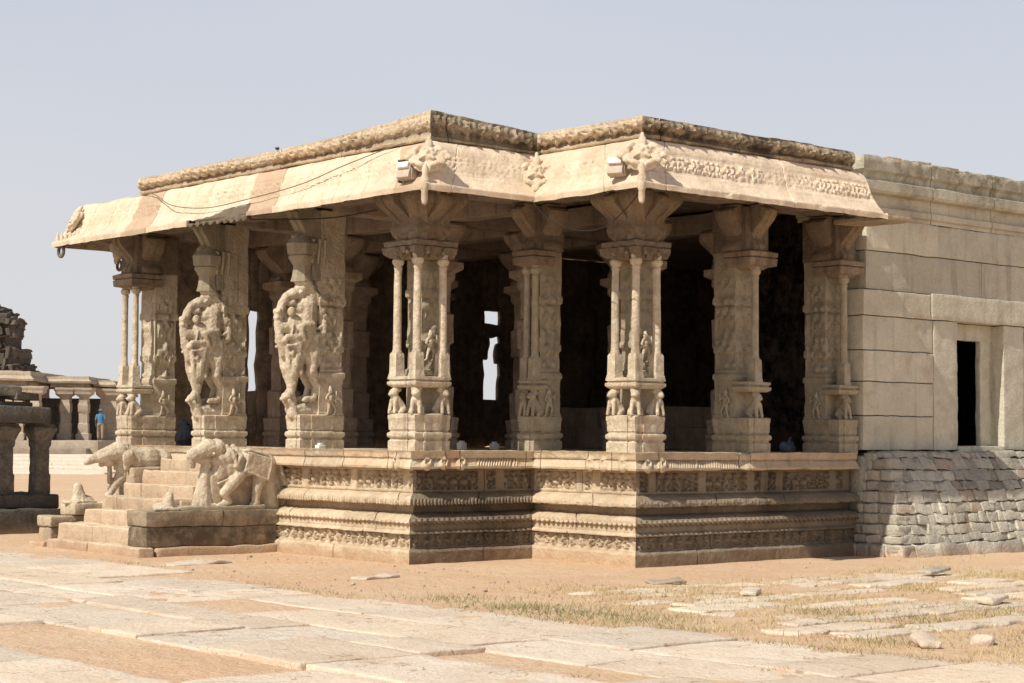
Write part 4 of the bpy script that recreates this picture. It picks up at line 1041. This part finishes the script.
def whitebox(loc, h, label, cat='lamp box'):
    root = empty('lamp_box', loc); tag(root, label, cat)
    m = MB(); V, F = rbox((0, 0, h / 2), (.055, .05, h / 2), .008, .05); m.add(V, F); m.build('housing', MWHITE, root)
    m = MB(); V, F = rbox((0, 0, h + .012), (.03, .03, .014), .006, .05); m.add(V, F); m.build('cap', MWHITE, root)
whitebox((.25, 2.33, 1.405), .05, 'small white box on the coping right of the nearer beast pillar')
whitebox((2.6, 2.2, 1.395), .10, 'white box on the floor inside, just right of the front corner pillar')
whitebox((3.25, 2.25, 1.395), .09, 'white box on the floor inside, nearer the inner corner pillar')
# bundle by the second-last pillar
m = MB(); sc_ell(m, (0, 0, .06), (.14, .1, .07)); sc_ell(m, (.08, .02, .11), (.06, .06, .05)); sc_ell(m, (-.1, 0, .09), (.05, .07, .06)); sc_cap(m, (-.02, 0, .12), (.05, 0, .2), .02, .02)
o = sculpt(m, 'cloth_bundle', MWATER, None, .014, .012, 12, 1); o.location = (6.05, -.9, 1.395); tag(o, 'pale grey blue bundle on the floor between the last two pillars', 'bundle')
# weed on the parapet
m = MB(); rr = random.Random(2)
for k in range(60):
    a = rr.uniform(0, 6.3); l = rr.uniform(.03, .11); b = np.array([rr.uniform(-.02, .02), rr.uniform(-.04, .04), 0]); t_ = b + np.array([math.cos(a) * l * .6, math.sin(a) * l * .6, l * .7]); w = np.array([-math.sin(a), math.cos(a), 0]) * .012
    m.add([b, (b + t_) / 2 + w, t_, (b + t_) / 2 - w], [[0, 1, 2, 3]])
o = m.build('weed', MLEAF); o.location = (-.1, 2.95, 5.49); o.scale = (.6, .6, .6); tag(o, 'tiny green weed sprouting on top of the parapet', 'weed')

# ================================================================== PEOPLE
def person_standing(loc, rz):
    root = empty('person', loc, rz); tag(root, 'distant person in blue shirt, khaki trousers and blue hat walking by the far pillars', 'person')
    m = MB()
    sc_ell(m, (0, 0, 1.56), (.085, .095, .12)); sc_cap(m, (0, 0, 1.4), (0, 0, 1.48), .05, .05); sc_ell(m, (0, -.1, 1.55), (.02, .025, .03))
    for q in (-1, 1):
        sc_ell(m, (.085 * q, 0, 1.56), (.015, .025, .03))
        sc_cap(m, (.2 * q, 0, 1.36), (.26 * q, .02, 1.1), .05, .04); sc_cap(m, (.26 * q, .02, 1.1), (.25 * q, -.08, .88), .038, .03); sc_ell(m, (.25 * q, -.1, .82), (.03, .045, .06))
        for f in range(4): sc_cap(m, (.25 * q, -.13 + .022 * f, .8), (.25 * q, -.135 + .022 * f, .73), .01, .008)
        sc_cap(m, (.1 * q, 0, .85), (.11 * q, -.12 * q, .48), .08, .06); sc_cap(m, (.11 * q, -.12 * q, .48), (.11 * q, -.12 * q + .06, .08), .055, .038); sc_cap(m, (.11 * q, -.12 * q + .06, .04), (.11 * q, -.12 * q - .1, .03), .04, .035)
    sc_cap(m, (0, 0, .92), (0, 0, 1.32), .14, .15, .7)
    sculpt(m, 'body', MSKIN, root, .018, 0, 12, 1)
    m = MB(); sc_cap(m, (0, 0, .95), (0, 0, 1.3), .165, .175, .75)
    for q in (-1, 1): sc_cap(m, (.18 * q, 0, 1.36), (.25 * q, .02, 1.16), .07, .06)
    sculpt(m, 'shirt', MBLUE, root, .02, .004, 12, 1)
    m = MB(); sc_ell(m, (0, 0, .9), (.17, .13, .12))
    for q in (-1, 1): sc_cap(m, (.1 * q, 0, .85), (.11 * q, -.12 * q, .48), .1, .08); sc_cap(m, (.11 * q, -.12 * q, .48), (.11 * q, -.12 * q + .05, .16), .075, .065)
    sculpt(m, 'trousers', MKHAKI, root, .02, .004, 12, 1)
    m = MB(); sc_ell(m, (0, .01, 1.65), (.105, .11, .06)); sc_ell(m, (0, 0, 1.62), (.17, .18, .018)); sculpt(m, 'hat', MBLUE, root, .014, 0, 12, 1)
person_standing((33.9, 71.8, 1.16), R(150))
bag = empty('sack', (.62, 6.5, 1.40)); tag(bag, 'small dark sack on the floor between the left end pillar and the farther beast pillar', 'sack')
m = MB(); sc_ell(m, (0, 0, .13), (.15, .17, .15)); sc_cap(m, (0, -.03, .15), (0, .02, .30), .13, .09); sc_ell(m, (-.03, .05, .33), (.07, .08, .05)); sc_ell(m, (0, .12, .1), (.1, .08, .1)); sculpt(m, 'body', MNAVY, bag, .014, .012, 9, 1)
m = MB(); torus(m, (0, 0, .36), .06, .012, 'x', 14, 6); m.build('strap', MNAVY, bag)

# ================================================================== NEAR LEFT SHRINE
sh = empty('small_shrine', (-1.80, 10.5, 0)); tag(sh, 'small dark stone shrine with stubby pillars, slab roof and stepped base at the left edge', 'shrine')
def hb(m, x0, x1, y0, y1, z0, z1, r=.02, seg=.1, **k): box2(m, x0 + 2, x1 + 2, y0 - 10.5, y1 - 10.5, z0, z1, r, seg, **k)
m = MB(); hb(m, -4.2, -.36, 8.72, 13, -.1, .385, .03, .1, tint=.1, stain=.6); hb(m, -4.0, -.40, 9.0, 12.7, .39, .60, .03, .1, tint=.2, stain=.4)
m.build('base', MDARK, sh, rough=.016, rs=6)
def shrine_pillar(x, y):
    p = empty('pillar', (x + 2, y - 10.5, .6), 0, sh)
    m = MB(); rect_prof(m, -.13, .13, -.13, .13, [(0, 0), (0, .3), (-.01, .33), (-.015, .75), (.0, .78), (0, .88)], .06, .07); m.build('shaft', MDARK, p, rough=.014, sharp=45)
    m = MB(); rect_prof(m, -.13, .13, -.13, .13, [(0, .87), (.04, .97), (.06, 1.02), (.06, 1.08), (.03, 1.11), (.03, 1.13)], .03, .07, tint=.9); m.build('capital', MDARK, p, rough=.012, sharp=45)
    return p
p1 = shrine_pillar(-.62, 9.25)
for (x, y) in ((-1.24, 9.25), (-2.4, 9.25), (-.62, 11.6), (-1.62, 11.6)):
    o = copy_tree(p1, sh); o.location = (x + 2, y - 10.5, .6)
m = MB(); hb(m, -3.6, -.62, 8.85, 9.5, 1.735, 2.0, .03, .1, tint=.45, stain=.3); hb(m, -3.6, -.5, 9.52, 12.2, 1.74, 1.98, .03, .15, tint=.0, stain=.6)
m.build('roof_slab', MDARK, sh, rough=.014)
m = MB(); rr = random.Random(8); hb(m, -3.4, -.9, 8.95, 12.1, 1.99, 2.07, .02, .1, tint=.2, stain=.5)
for k in range(60):
    V, F = rbox((rr.uniform(-3.4, -1.05) + 2, rr.uniform(9.0, 12) - 10.5, 2.02 + rr.uniform(0, .24)), (rr.uniform(.12, .3), rr.uniform(.08, .2), rr.uniform(.04, .10)), .02, .08, rz=rr.uniform(-.3, .3), rx=rr.uniform(-.1, .1)); m.add(V, F, rr.uniform(.3, .8), rr.uniform(0, .6))
m.build('loose_masonry', MDARK, sh, rough=.012)

# ================================================================== FAR PAVILION, TERRACE, TOWER
FO = (33.0, 73.5)
far = empty('pillared_gallery', (FO[0], FO[1], 0)); tag(far, 'far flat roofed stone gallery with a row of pillars and dark openings', 'gallery')
# local frame of the gallery: e1 = along its front (towards screen right), e2 = away from the viewer
e1 = np.array([.77, -.64]); e2 = np.array([.64, .77])
ang = math.atan2(e1[1], e1[0]); far.rotation_euler = (0, 0, ang)
def at_px(px): return (px - 80) * .0545          # metres along the front
m = MB(); x0, x1 = at_px(-60), at_px(48)
rect_prof(m, x0, x1, -2.0, 7, [(-.3, 4.05), (-.3, 4.3), (0.15, 4.32), (.2, 4.42), (.0, 4.62), (.02, 4.72), (.0, 4.85)], .2, .5, tint=.6)
rect_prof(m, x1 + .02, at_px(93), 1.0, 7, [(-.3, 4.05), (-.3, 4.25), (.1, 4.28), (.15, 4.38), (.0, 4.5), (.0, 4.66)], .2, .5, tint=.6)
rect_prof(m, at_px(93) + .02, at_px(112), 3.0, 7, [(-.3, 3.95), (-.3, 4.1), (.1, 4.15), (.15, 4.25), (.0, 4.4), (.0, 4.5)], .2, .5, tint=.6)
m.build('roof', MFAR, far, rough=.03, rs=2)
def far_pillar(x, y, h=2.9, w=.3):
    p = empty('pillar', (x, y, 1.15), 0, far)
    m = MB(); rect_prof(m, -w / 2 * 1.1, w / 2 * 1.1, -w / 2 * 1.1, w / 2 * 1.1, [(.08, 0), (.08, .35), (0, .4), (0, .9), (-.04, .95), (-.04, 1.5), (0, 1.55), (0, 2.0), (-.04, 2.05), (-.04, h - .5), (0, h - .45)], .15, .1); m.build('shaft', MFAR, p, rough=.02, rs=3)
    m = MB(); rect_prof(m, -w / 2, w / 2, -w / 2, w / 2, [(0, h - .5), (.2, h - .35), (.22, h - .2), (.28, h - .1), (.28, h)], .1, .1, tint=.6); m.build('capital', MFAR, p, rough=.02, rs=3)
    return p
fp = far_pillar(at_px(52), -1.6, 2.9, .5)
for (px, y) in ((36, -1.6), (16, -1.6), (26, -1.6), (70, 1.3), (88, 1.3), (102, 3.3), (110, 3.3), (4, -1.6), (-10, -1.6), (22, 1), (60, 3.4)):
    o = copy_tree(fp, far); o.location = (at_px(px), y, 1.15)
m = MB(); box2(m, at_px(-60), at_px(118), 6.2, 6.8, 1.1, 3.55, .02, .5, .4); m.build('back_wall', MFARD, far)
o = MB()
box2(o, at_px(-90), at_px(118), -2.6, 8, -.1, 1.15, .04, .5, .55); box2(o, at_px(-90), at_px(110), -3.6, -2.6, -.1, .75, .04, .5, .3, .4)
t = o.build('stone_terrace', MFAR, None, rough=.03, rs=2); t.location = (FO[0], FO[1], 0); t.rotation_euler = (0, 0, ang); tag(t, 'long low stone terrace under the far pillared gallery', 'terrace')
o = MB()
for k in range(5): box2(o, at_px(-90), at_px(118) + 6, -30 + k * 5, -25 + k * 5 - .1, -.1, .06 + k * .10, .03, .7, .7 + .05 * (k % 2))
t = o.build('pavement', MPAVE, None, rough=.03, rs=1); t.location = (FO[0], FO[1], 0); t.rotation_euler = (0, 0, ang); tag(t, kind='structure')
# ruined tower
tw = MB(); rr = random.Random(12)
def tb(x0, x1, z0, z1, dep, stain=.4):
    n = max(1, int((x1 - x0) / .9)); 
    for k in range(n):
        a = x0 + (x1 - x0) * k / n; b = x0 + (x1 - x0) * (k + 1) / n; j = rr.uniform(-.15, .15)
        box2(tw, a + .02, b - .02, -dep + j, dep, z0 + .02, z1 - rr.uniform(0, .12), .08, .35, rr.uniform(.2, .9), rr.uniform(0, .8))
    box2(tw, x0 - .12, x1 + .12, -dep - .2, dep, z1 - .16, z1 + .02, .04, .4, .7, .2)
zz = 0; wid = [4.2, 4.1, 4.0, 3.2, 2.9, 2.2, 2.35, 1.6, 1.9, 1.75, .9, .2]; hts = [2.4, 2.2, 1.6, 1.25, .65, .8, .7, 1.3, 1.0, .7, .7, .5]
for w, h in zip(wid, hts):
    tb(-9, w - 1.5 + (rr.uniform(-.15, .15)), zz, zz + h, 3.0 + w * .2); zz += h
for k in range(40):
    V, F = rbox((rr.uniform(-4, .9), -3.7 + rr.uniform(-.1, .3), rr.uniform(7, 12.6)), (rr.uniform(.15, .4), .4, rr.uniform(.2, .6)), .05, .2); tw.add(V, F, rr.uniform(.2, 1), .3)
t = tw.build('ruined_tower', MTOW, None, rough=.2, rs=1.1); t.location = (65.9, 149.7, 0); t.rotation_euler = (0, 0, ang); tag(t, 'dark crumbling temple tower rising at the far left edge', 'tower')

# ================================================================== GROUND
def smooth(a, lo, hi): t = np.clip((a - lo) / (hi - lo), 0, 1); return t * t * (3 - 2 * t)
def grassmask(X, Y):
    P = np.stack([X, Y, X * 0], 1)
    n = fbm(P, .55, 41, 3)
    reg = smooth(-Y, 2.6, 4.2) * smooth(X, -3.4, -2.6)            # open strip in front of the plinth
    right = smooth(X - .25 * (Y + 6), -1.2, 1.5) * smooth(-Y, 3.3, 4.2)
    cl = smooth(noise(P, 2.3, 47) + .5 * noise(P, 6., 48), -.25, .55)
    return np.clip((reg * (n * 1.6 + .2) + right * (.5 + n)) * (.12 + 1.0 * cl), 0, 1)
xs = np.unique(np.concatenate([np.linspace(-16, 16, 260), np.geomspace(16, 900, 30), -np.geomspace(16, 900, 30)]))
ys = np.unique(np.concatenate([np.linspace(-20, 14, 280), 14 + np.geomspace(.3, 900, 34), -20 - np.geomspace(.3, 600, 26)]))
X, Y = np.meshgrid(xs, ys, indexing='ij'); P = np.stack([X.ravel(), Y.ravel(), np.zeros(X.size)], 1)
near = np.clip(1 - np.hypot(P[:, 0], P[:, 1]) / 60, 0, 1)
Zg = (.022 * fbm(P, .8, 3) + .01 * noise(P, 4, 8)) * near - .004
Zg = Zg * (1 - .6 * smooth(-P[:, 0], 3.0, 3.5)) - .010 * smooth(-P[:, 0], 3.0, 3.5)
Zg += .05 * np.clip(fbm(P * np.array([1.6, .7, 1]), .9, 61) - .16, 0, .5) * smooth(-P[:, 0], 3.1, 3.6) * near   # drifted sand over the paving
Zg += .10 * smooth(P[:, 0] - .3 * (P[:, 1] + 7), 3.5, 9) * smooth(-P[:, 1], 2.9, 4.5) * near
P[:, 2] = Zg; A = np.zeros((len(P), 4)); A[:, 0] = .5; A[:, 1] = grassmask(P[:, 0], P[:, 1]); A[:, 3] = 1
o = mesh_obj('ground', P, grid_faces(len(xs), len(ys)).tolist(), A, MGROUND, sharp=None); tag(o, kind='structure')

# pavement of long granite slabs running parallel to the steps
m = MB(); rr = random.Random(33)
def missing(x0, x1, y0, y1):
    for (a, b, c, d) in ((-4.75, -3.95, -4.1, -2.5), (-8.0, -7.2, -7.6, -4.2), (-5.9, -5.0, -9.6, -8.3), (-6.2, -5.7, -5.4, -4.6)):
        cx, cy = (x0 + x1) / 2, (y0 + y1) / 2
        if a < cx < b and c < cy < d: return True
    return False
x = -3.02
while x > -15.5:
    w = rr.choice([.6, .75, .9, 1.05, 1.2]); y = -24 + rr.uniform(0, 1.5); base = rr.uniform(-.006, .008)
    while y < 34:
        L = rr.choice([rr.uniform(.7, 1.4), rr.uniform(1.4, 3.2)])
        if not missing(x - w, x, y, y + L):
            dx = 0.0 if x < -3.1 else (.35 * math.sin(y * .35) + rr.uniform(-.12, .18))
            zt = .006 + base + rr.choice([rr.uniform(-.010, .004)] * 6 + [rr.uniform(.008, .02)])
            V, F = rbox((0, 0, 0), ((w + dx) / 2 - rr.uniform(.003, .012), L / 2 - rr.uniform(.003, .014), .07), .014, .09, rz=rr.uniform(-.008, .008), rx=rr.uniform(-.006, .006), ry=rr.uniform(-.01, .01))
            V = V + vnoise(V + np.array([x, y, 0]), 2.6, 14) * np.array([.03, .03, .006]) + vnoise(V + np.array([x, y, 0]), 9, 15) * np.array([.014, .014, .004])
            V += np.array([x - w / 2 + dx / 2, y + L / 2, zt - .07])
            m.add(V, F, rr.uniform(.3, .8), rr.uniform(0, .25), .5 + rr.choice([0, 0, .05, .12, .25]))
        y += L
    x -= w
o = m.build('paving_slabs', MPAVE, None, rough=.003, rs=2.2, sharp=45); o.name = 'pavement'; tag(o, kind='structure')
# older sunken paving strips in the grass at the right
m = MB()
for k, y in enumerate(np.arange(-8.6, -4.3, .46)):
    x = -2.3 + rr.uniform(-.4, .4) + max(0, (y + 8.2)) * .35; xe = 4.2 + rr.uniform(-.8, .8) - max(0, -(y + 6.5)) * 1.6
    while x < xe:
        L = rr.uniform(.8, 1.9)
        if rr.random() < .86:
            V, F = rbox((0, 0, 0), (L / 2 - .015, rr.uniform(.15, .22), .05), .02, .07, rz=rr.uniform(-.02, .02)); V = V + vnoise(V + x, 4, 2) * .05 * np.array([1, 1, .2])
            V += np.array([x + L / 2, y, .008 + rr.uniform(-.018, .008) + .10 * float(smooth(np.array([x - .3 * (y + 7)]), 3.5, 9)[0]) - .05])
            m.add(V, F, rr.uniform(.4, .8), rr.uniform(0, .2), .5 + rr.uniform(0, .2))
        x += L
o = m.build('sunken_paving', MPAVE, None, rough=.008, rs=3, sharp=45); o.name = 'path'; tag(o, kind='structure')
# loose slabs and rocks
def looseslab(x, y, sx, sy, rz, label, dark=False, h=.035, z=.02, cat='stone slab', name='loose_slab', r=.02):
    m = MB(); V, F = rbox((0, 0, 0), (sx, sy, h), min(r, h * .8), .06, rz=rz, rx=.02, ry=-.015); V = V + vnoise(V + x, 5, 3) * (.02 if cat != 'rock' else .035) + vnoise(V + x, 14, 4) * (.004 if cat != 'rock' else .012); m.add(V, F, .45, .35 if dark else .2)
    o = m.build(name, MRUB if dark else MPAVE, None, rough=.008); o.location = (x, y, z); tag(o, label, cat)
looseslab(-2.1, 1.5, .42, .13, 0, 'pale flat stone slab lying on the earth before the stair block', h=.02, z=.012)
looseslab(-1.7, -1.6, .28, .13, .1, 'flat pale slab on the earth below the foremost plinth corner', h=.015, z=.015)
looseslab(.5, -3.95, .2, .12, -.5, 'flat grey slab on the earth in front of the second plinth corner', True, h=.015)
looseslab(.2, -5.45, .22, .08, .6, 'tilted pale stone slab at the left end of the sunken paving', h=.022, z=.03)
looseslab(3.9, -5.0, .28, .09, .2, 'flat dark slab in the grass before the rubble platform', True, h=.02, z=.06)
looseslab(-1.7, -9.55, .10, .09, .6, 'pale rock half buried in the dry grass nearer the right edge', h=.05, z=.03, cat='rock', name='rock', r=.09)
looseslab(1.24, -7.63, .18, .11, .2, 'low pale rock in the dry grass behind the other rock', h=.03, z=.06, cat='rock', name='rock', r=.08)
looseslab(-2.18, -9.4, .13, .08, .9, 'flat pale rock at the edge of the long paving', h=.035, z=.03, cat='rock', name='rock', r=.03)
# debris: countless pebbles
m = MB(); rr = random.Random(77)
for k in range(260):
    if rr.random() < .5: x, y = rr.uniform(-3, 0), rr.uniform(-5, 2.5)
    else: x, y = rr.uniform(-3, 6), rr.uniform(-9, -2.3)
    if x > -.1 and y > -.1: continue
    if x > 1.9 and y > -2.1: continue
    s = rr.uniform(.004, .012) * (1.8 if rr.random() < .08 else 1)
    V, F = uv_sphere(6, 4) if False else uv_sphere(); V = V * np.array([s * 1.3, s, s * .7]) + vnoise(V + k, 2, 1) * s * .3; m.add(V + np.array([x, y, .004]), F, rr.uniform(-.6, .3), 0, .7)
o = m.build('pebbles', MPAVE, None); tag(o, 'small pebbles scattered over the earth', 'pebbles', kind='stuff')

# dry grass
rg = np.random.default_rng(5)
def blades(n, xr, yr, fn, hmin, hmax, green, seed, zoff=0.):
    X = rg.uniform(*xr, n); Y = rg.uniform(*yr, n); keep = rg.random(n) < fn(X, Y)
    X, Y = X[keep], Y[keep]; n = len(X); P = np.stack([X, Y, X * 0], 1)
    z = (.022 * fbm(P, .8, 3) + .01 * noise(P, 4, 8)) * np.clip(1 - np.hypot(X, Y) / 60, 0, 1) - .004 - .01 * smooth(-X, 3.0, 3.5) + .10 * smooth(X - .3 * (Y + 7), 3.5, 9) * smooth(-Y, 2.9, 4.5) + zoff
    a = rg.uniform(0, 6.28, n); h = rg.uniform(hmin, hmax, n) * (.6 + .8 * rg.random(n)); lean = rg.uniform(.2, 1.3, n) * h; w = rg.uniform(.0025, .005, n); b = rg.uniform(0, 6.28, n)
    B = np.stack([X, Y, z - .005], 1); T = B + np.stack([np.cos(b) * lean, np.sin(b) * lean, h], 1); W = np.stack([np.cos(a) * w, np.sin(a) * w, a * 0], 1)
    V = np.stack([B - W, B + W, T], 1).reshape(-1, 3); F = np.arange(3 * n).reshape(-1, 3)
    gr = np.clip(green + .35 * noise(P, .9, seed), 0, 1)
    return V, F, np.repeat(rg.random(n), 3), np.repeat(gr, 3)
m = MB()
V, F, t_, g_ = blades(150000, (-3.2, 7.5), (-10.5, -2.6), lambda x, y: grassmask(x, y) * .8, .02, .055, .10, 3); m.add(V, F, t_, 0, g_)
strip = lambda x, y: (np.abs(((y + 8.6 + .23) % .46) - .0) < .07) * .8 * smooth(x, -2.2, -1.2) * (x < 4.5) * np.clip(.5 + noise(np.stack([x, y, x * 0], 1), 1.1, 9), 0, 1)
V, F, t_, g_ = blades(60000, (-2.6, 4.6), (-9, -4.2), strip, .02, .06, .35, 5); m.add(V, F, t_, 0, g_)
def clump(x, y):
    r = np.zeros(len(x))
    for (cx, cy, s) in ((-2.75, -5.9, .5), (-2.55, -6.5, .45), (-2.7, -5.2, .45), (-1.0, -8.3, .35), (-.4, -8.1, .3), (-.7, -7.2, .3), (-2.85, -7.4, .25), (-2.6, -4.2, .35), (-2.2, -8.9, .3), (0.6, -8.1, .5), (-1.3, -7.9, .3)):
        r = np.maximum(r, np.exp(-(((x - cx) / s) ** 2 + ((y - cy) / (s * 1.3)) ** 2)))
    return r * .7
V, F, t_, g_ = blades(60000, (-4, 2), (-10, -3), clump, .02, .065, .75, 6); m.add(V, F, t_, 0, g_)
edge = lambda x, y: (np.abs(x + 2.95 - .35 * np.sin(y * .35)) < .12) * .5 * np.clip(noise(np.stack([x, y, x * 0], 1), .8, 29) + .3, 0, 1)
V, F, t_, g_ = blades(40000, (-3.5, -2.3), (-12, 3), edge, .015, .045, .5, 7, .01); m.add(V, F, t_, 0, g_)
pv = lambda x, y: np.clip(noise(np.stack([x, y, x * 0], 1), 2.2, 59) - .72, 0, 1) * 3 * smooth(-y, 7.0, 9.5)
V, F, t_, g_ = blades(30000, (-7, -3), (-13, -6), pv, .015, .05, .6, 8, .03); m.add(V, F, t_, 0, g_)
o = m.build('grass', MGRASS, None, smooth=False); tag(o, 'sparse dry grass over the earth in front of the pavilion', 'grass', kind='stuff')

# ================================================================== LIGHT, SKY, CAMERA
EL, AZ = R(48), R(5.5)
sd = Vector((-math.cos(EL) * math.cos(AZ), -math.cos(EL) * math.sin(AZ), math.sin(EL)))
sl = bpy.data.lights.new('sun', 'SUN'); sl.energy = 4.9; sl.angle = R(.53); sl.color = (1, .93, .80)
so = bpy.data.objects.new('sun', sl); COL.objects.link(so); so.rotation_euler = sd.to_track_quat('Z', 'Y').to_euler(); so.location = (-20, -5, 20)
w = bpy.data.worlds.new("World"); scn.world = w; w.use_nodes = True; nt = w.node_tree; nt.nodes.clear()
out = nt.nodes.new('ShaderNodeOutputWorld'); bg = nt.nodes.new('ShaderNodeBackground'); bg.inputs[1].default_value = .1
sky = nt.nodes.new('ShaderNodeTexSky'); sky.sky_type = 'NISHITA'; sky.sun_disc = False; sky.sun_elevation = EL; sky.sun_rotation = R(264.5); sky.dust_density = 4; sky.air_density = 1.0
tc = nt.nodes.new('ShaderNodeTexCoord'); sx = nt.nodes.new('ShaderNodeSeparateXYZ'); nt.links.new(tc.outputs['Generated'], sx.inputs[0])
hz = ramp(nt, sx.outputs[2], -.02, .30)
haze = mixc(nt, hz, (8.1, 8.05, 8.15), (6.45, 6.8, 7.75))
hz2 = ramp(nt, sx.outputs[2], .27, .75); haze = mixc(nt, hz2, haze, (.9, 1.25, 2.1))
mpn = nt.nodes.new('ShaderNodeMapping'); mpn.inputs['Scale'].default_value = (1.2, 1.2, 5); nt.links.new(tc.outputs['Generated'], mpn.inputs[0])
cl = tex(nt, mpn.outputs[0], 1.5, 5, .55, .4); haze = mixc(nt, mathn(nt, 'MULTIPLY', ramp(nt, cl, .42, .75), .22), haze, (8.0, 8.0, 8.2))
c = mixc(nt, .85, sky.outputs[0], haze)
nt.links.new(c, bg.inputs[0]); nt.links.new(bg.outputs[0], out.inputs[0])

f, pitch, roll, yaw = 1834.3, .0513, .0082, .8621
fwd = Vector((math.cos(yaw) * math.cos(pitch), math.sin(yaw) * math.cos(pitch), math.sin(pitch)))
rt = Vector((math.sin(yaw), -math.cos(yaw), 0)); up = rt.cross(fwd)
r2 = rt * math.cos(roll) + up * math.sin(roll); u2 = -rt * math.sin(roll) + up * math.cos(roll)
cam = bpy.data.cameras.new('camera'); cam.lens = f / 1024 * 36; cam.sensor_width = 36; cam.clip_end = 3000; cam.clip_start = .1
co = bpy.data.objects.new('camera', cam); COL.objects.link(co)
co.matrix_world = Matrix(((r2.x, u2.x, -fwd.x, -13.919), (r2.y, u2.y, -fwd.y, -18.152), (r2.z, u2.z, -fwd.z, 1.6), (0, 0, 0, 1)))
scn.camera = co
scn.view_settings.view_transform = 'Standard'; scn.view_settings.look = 'None'; scn.view_settings.exposure = 0; scn.view_settings.gamma = 1
scn.cycles.max_bounces = 6
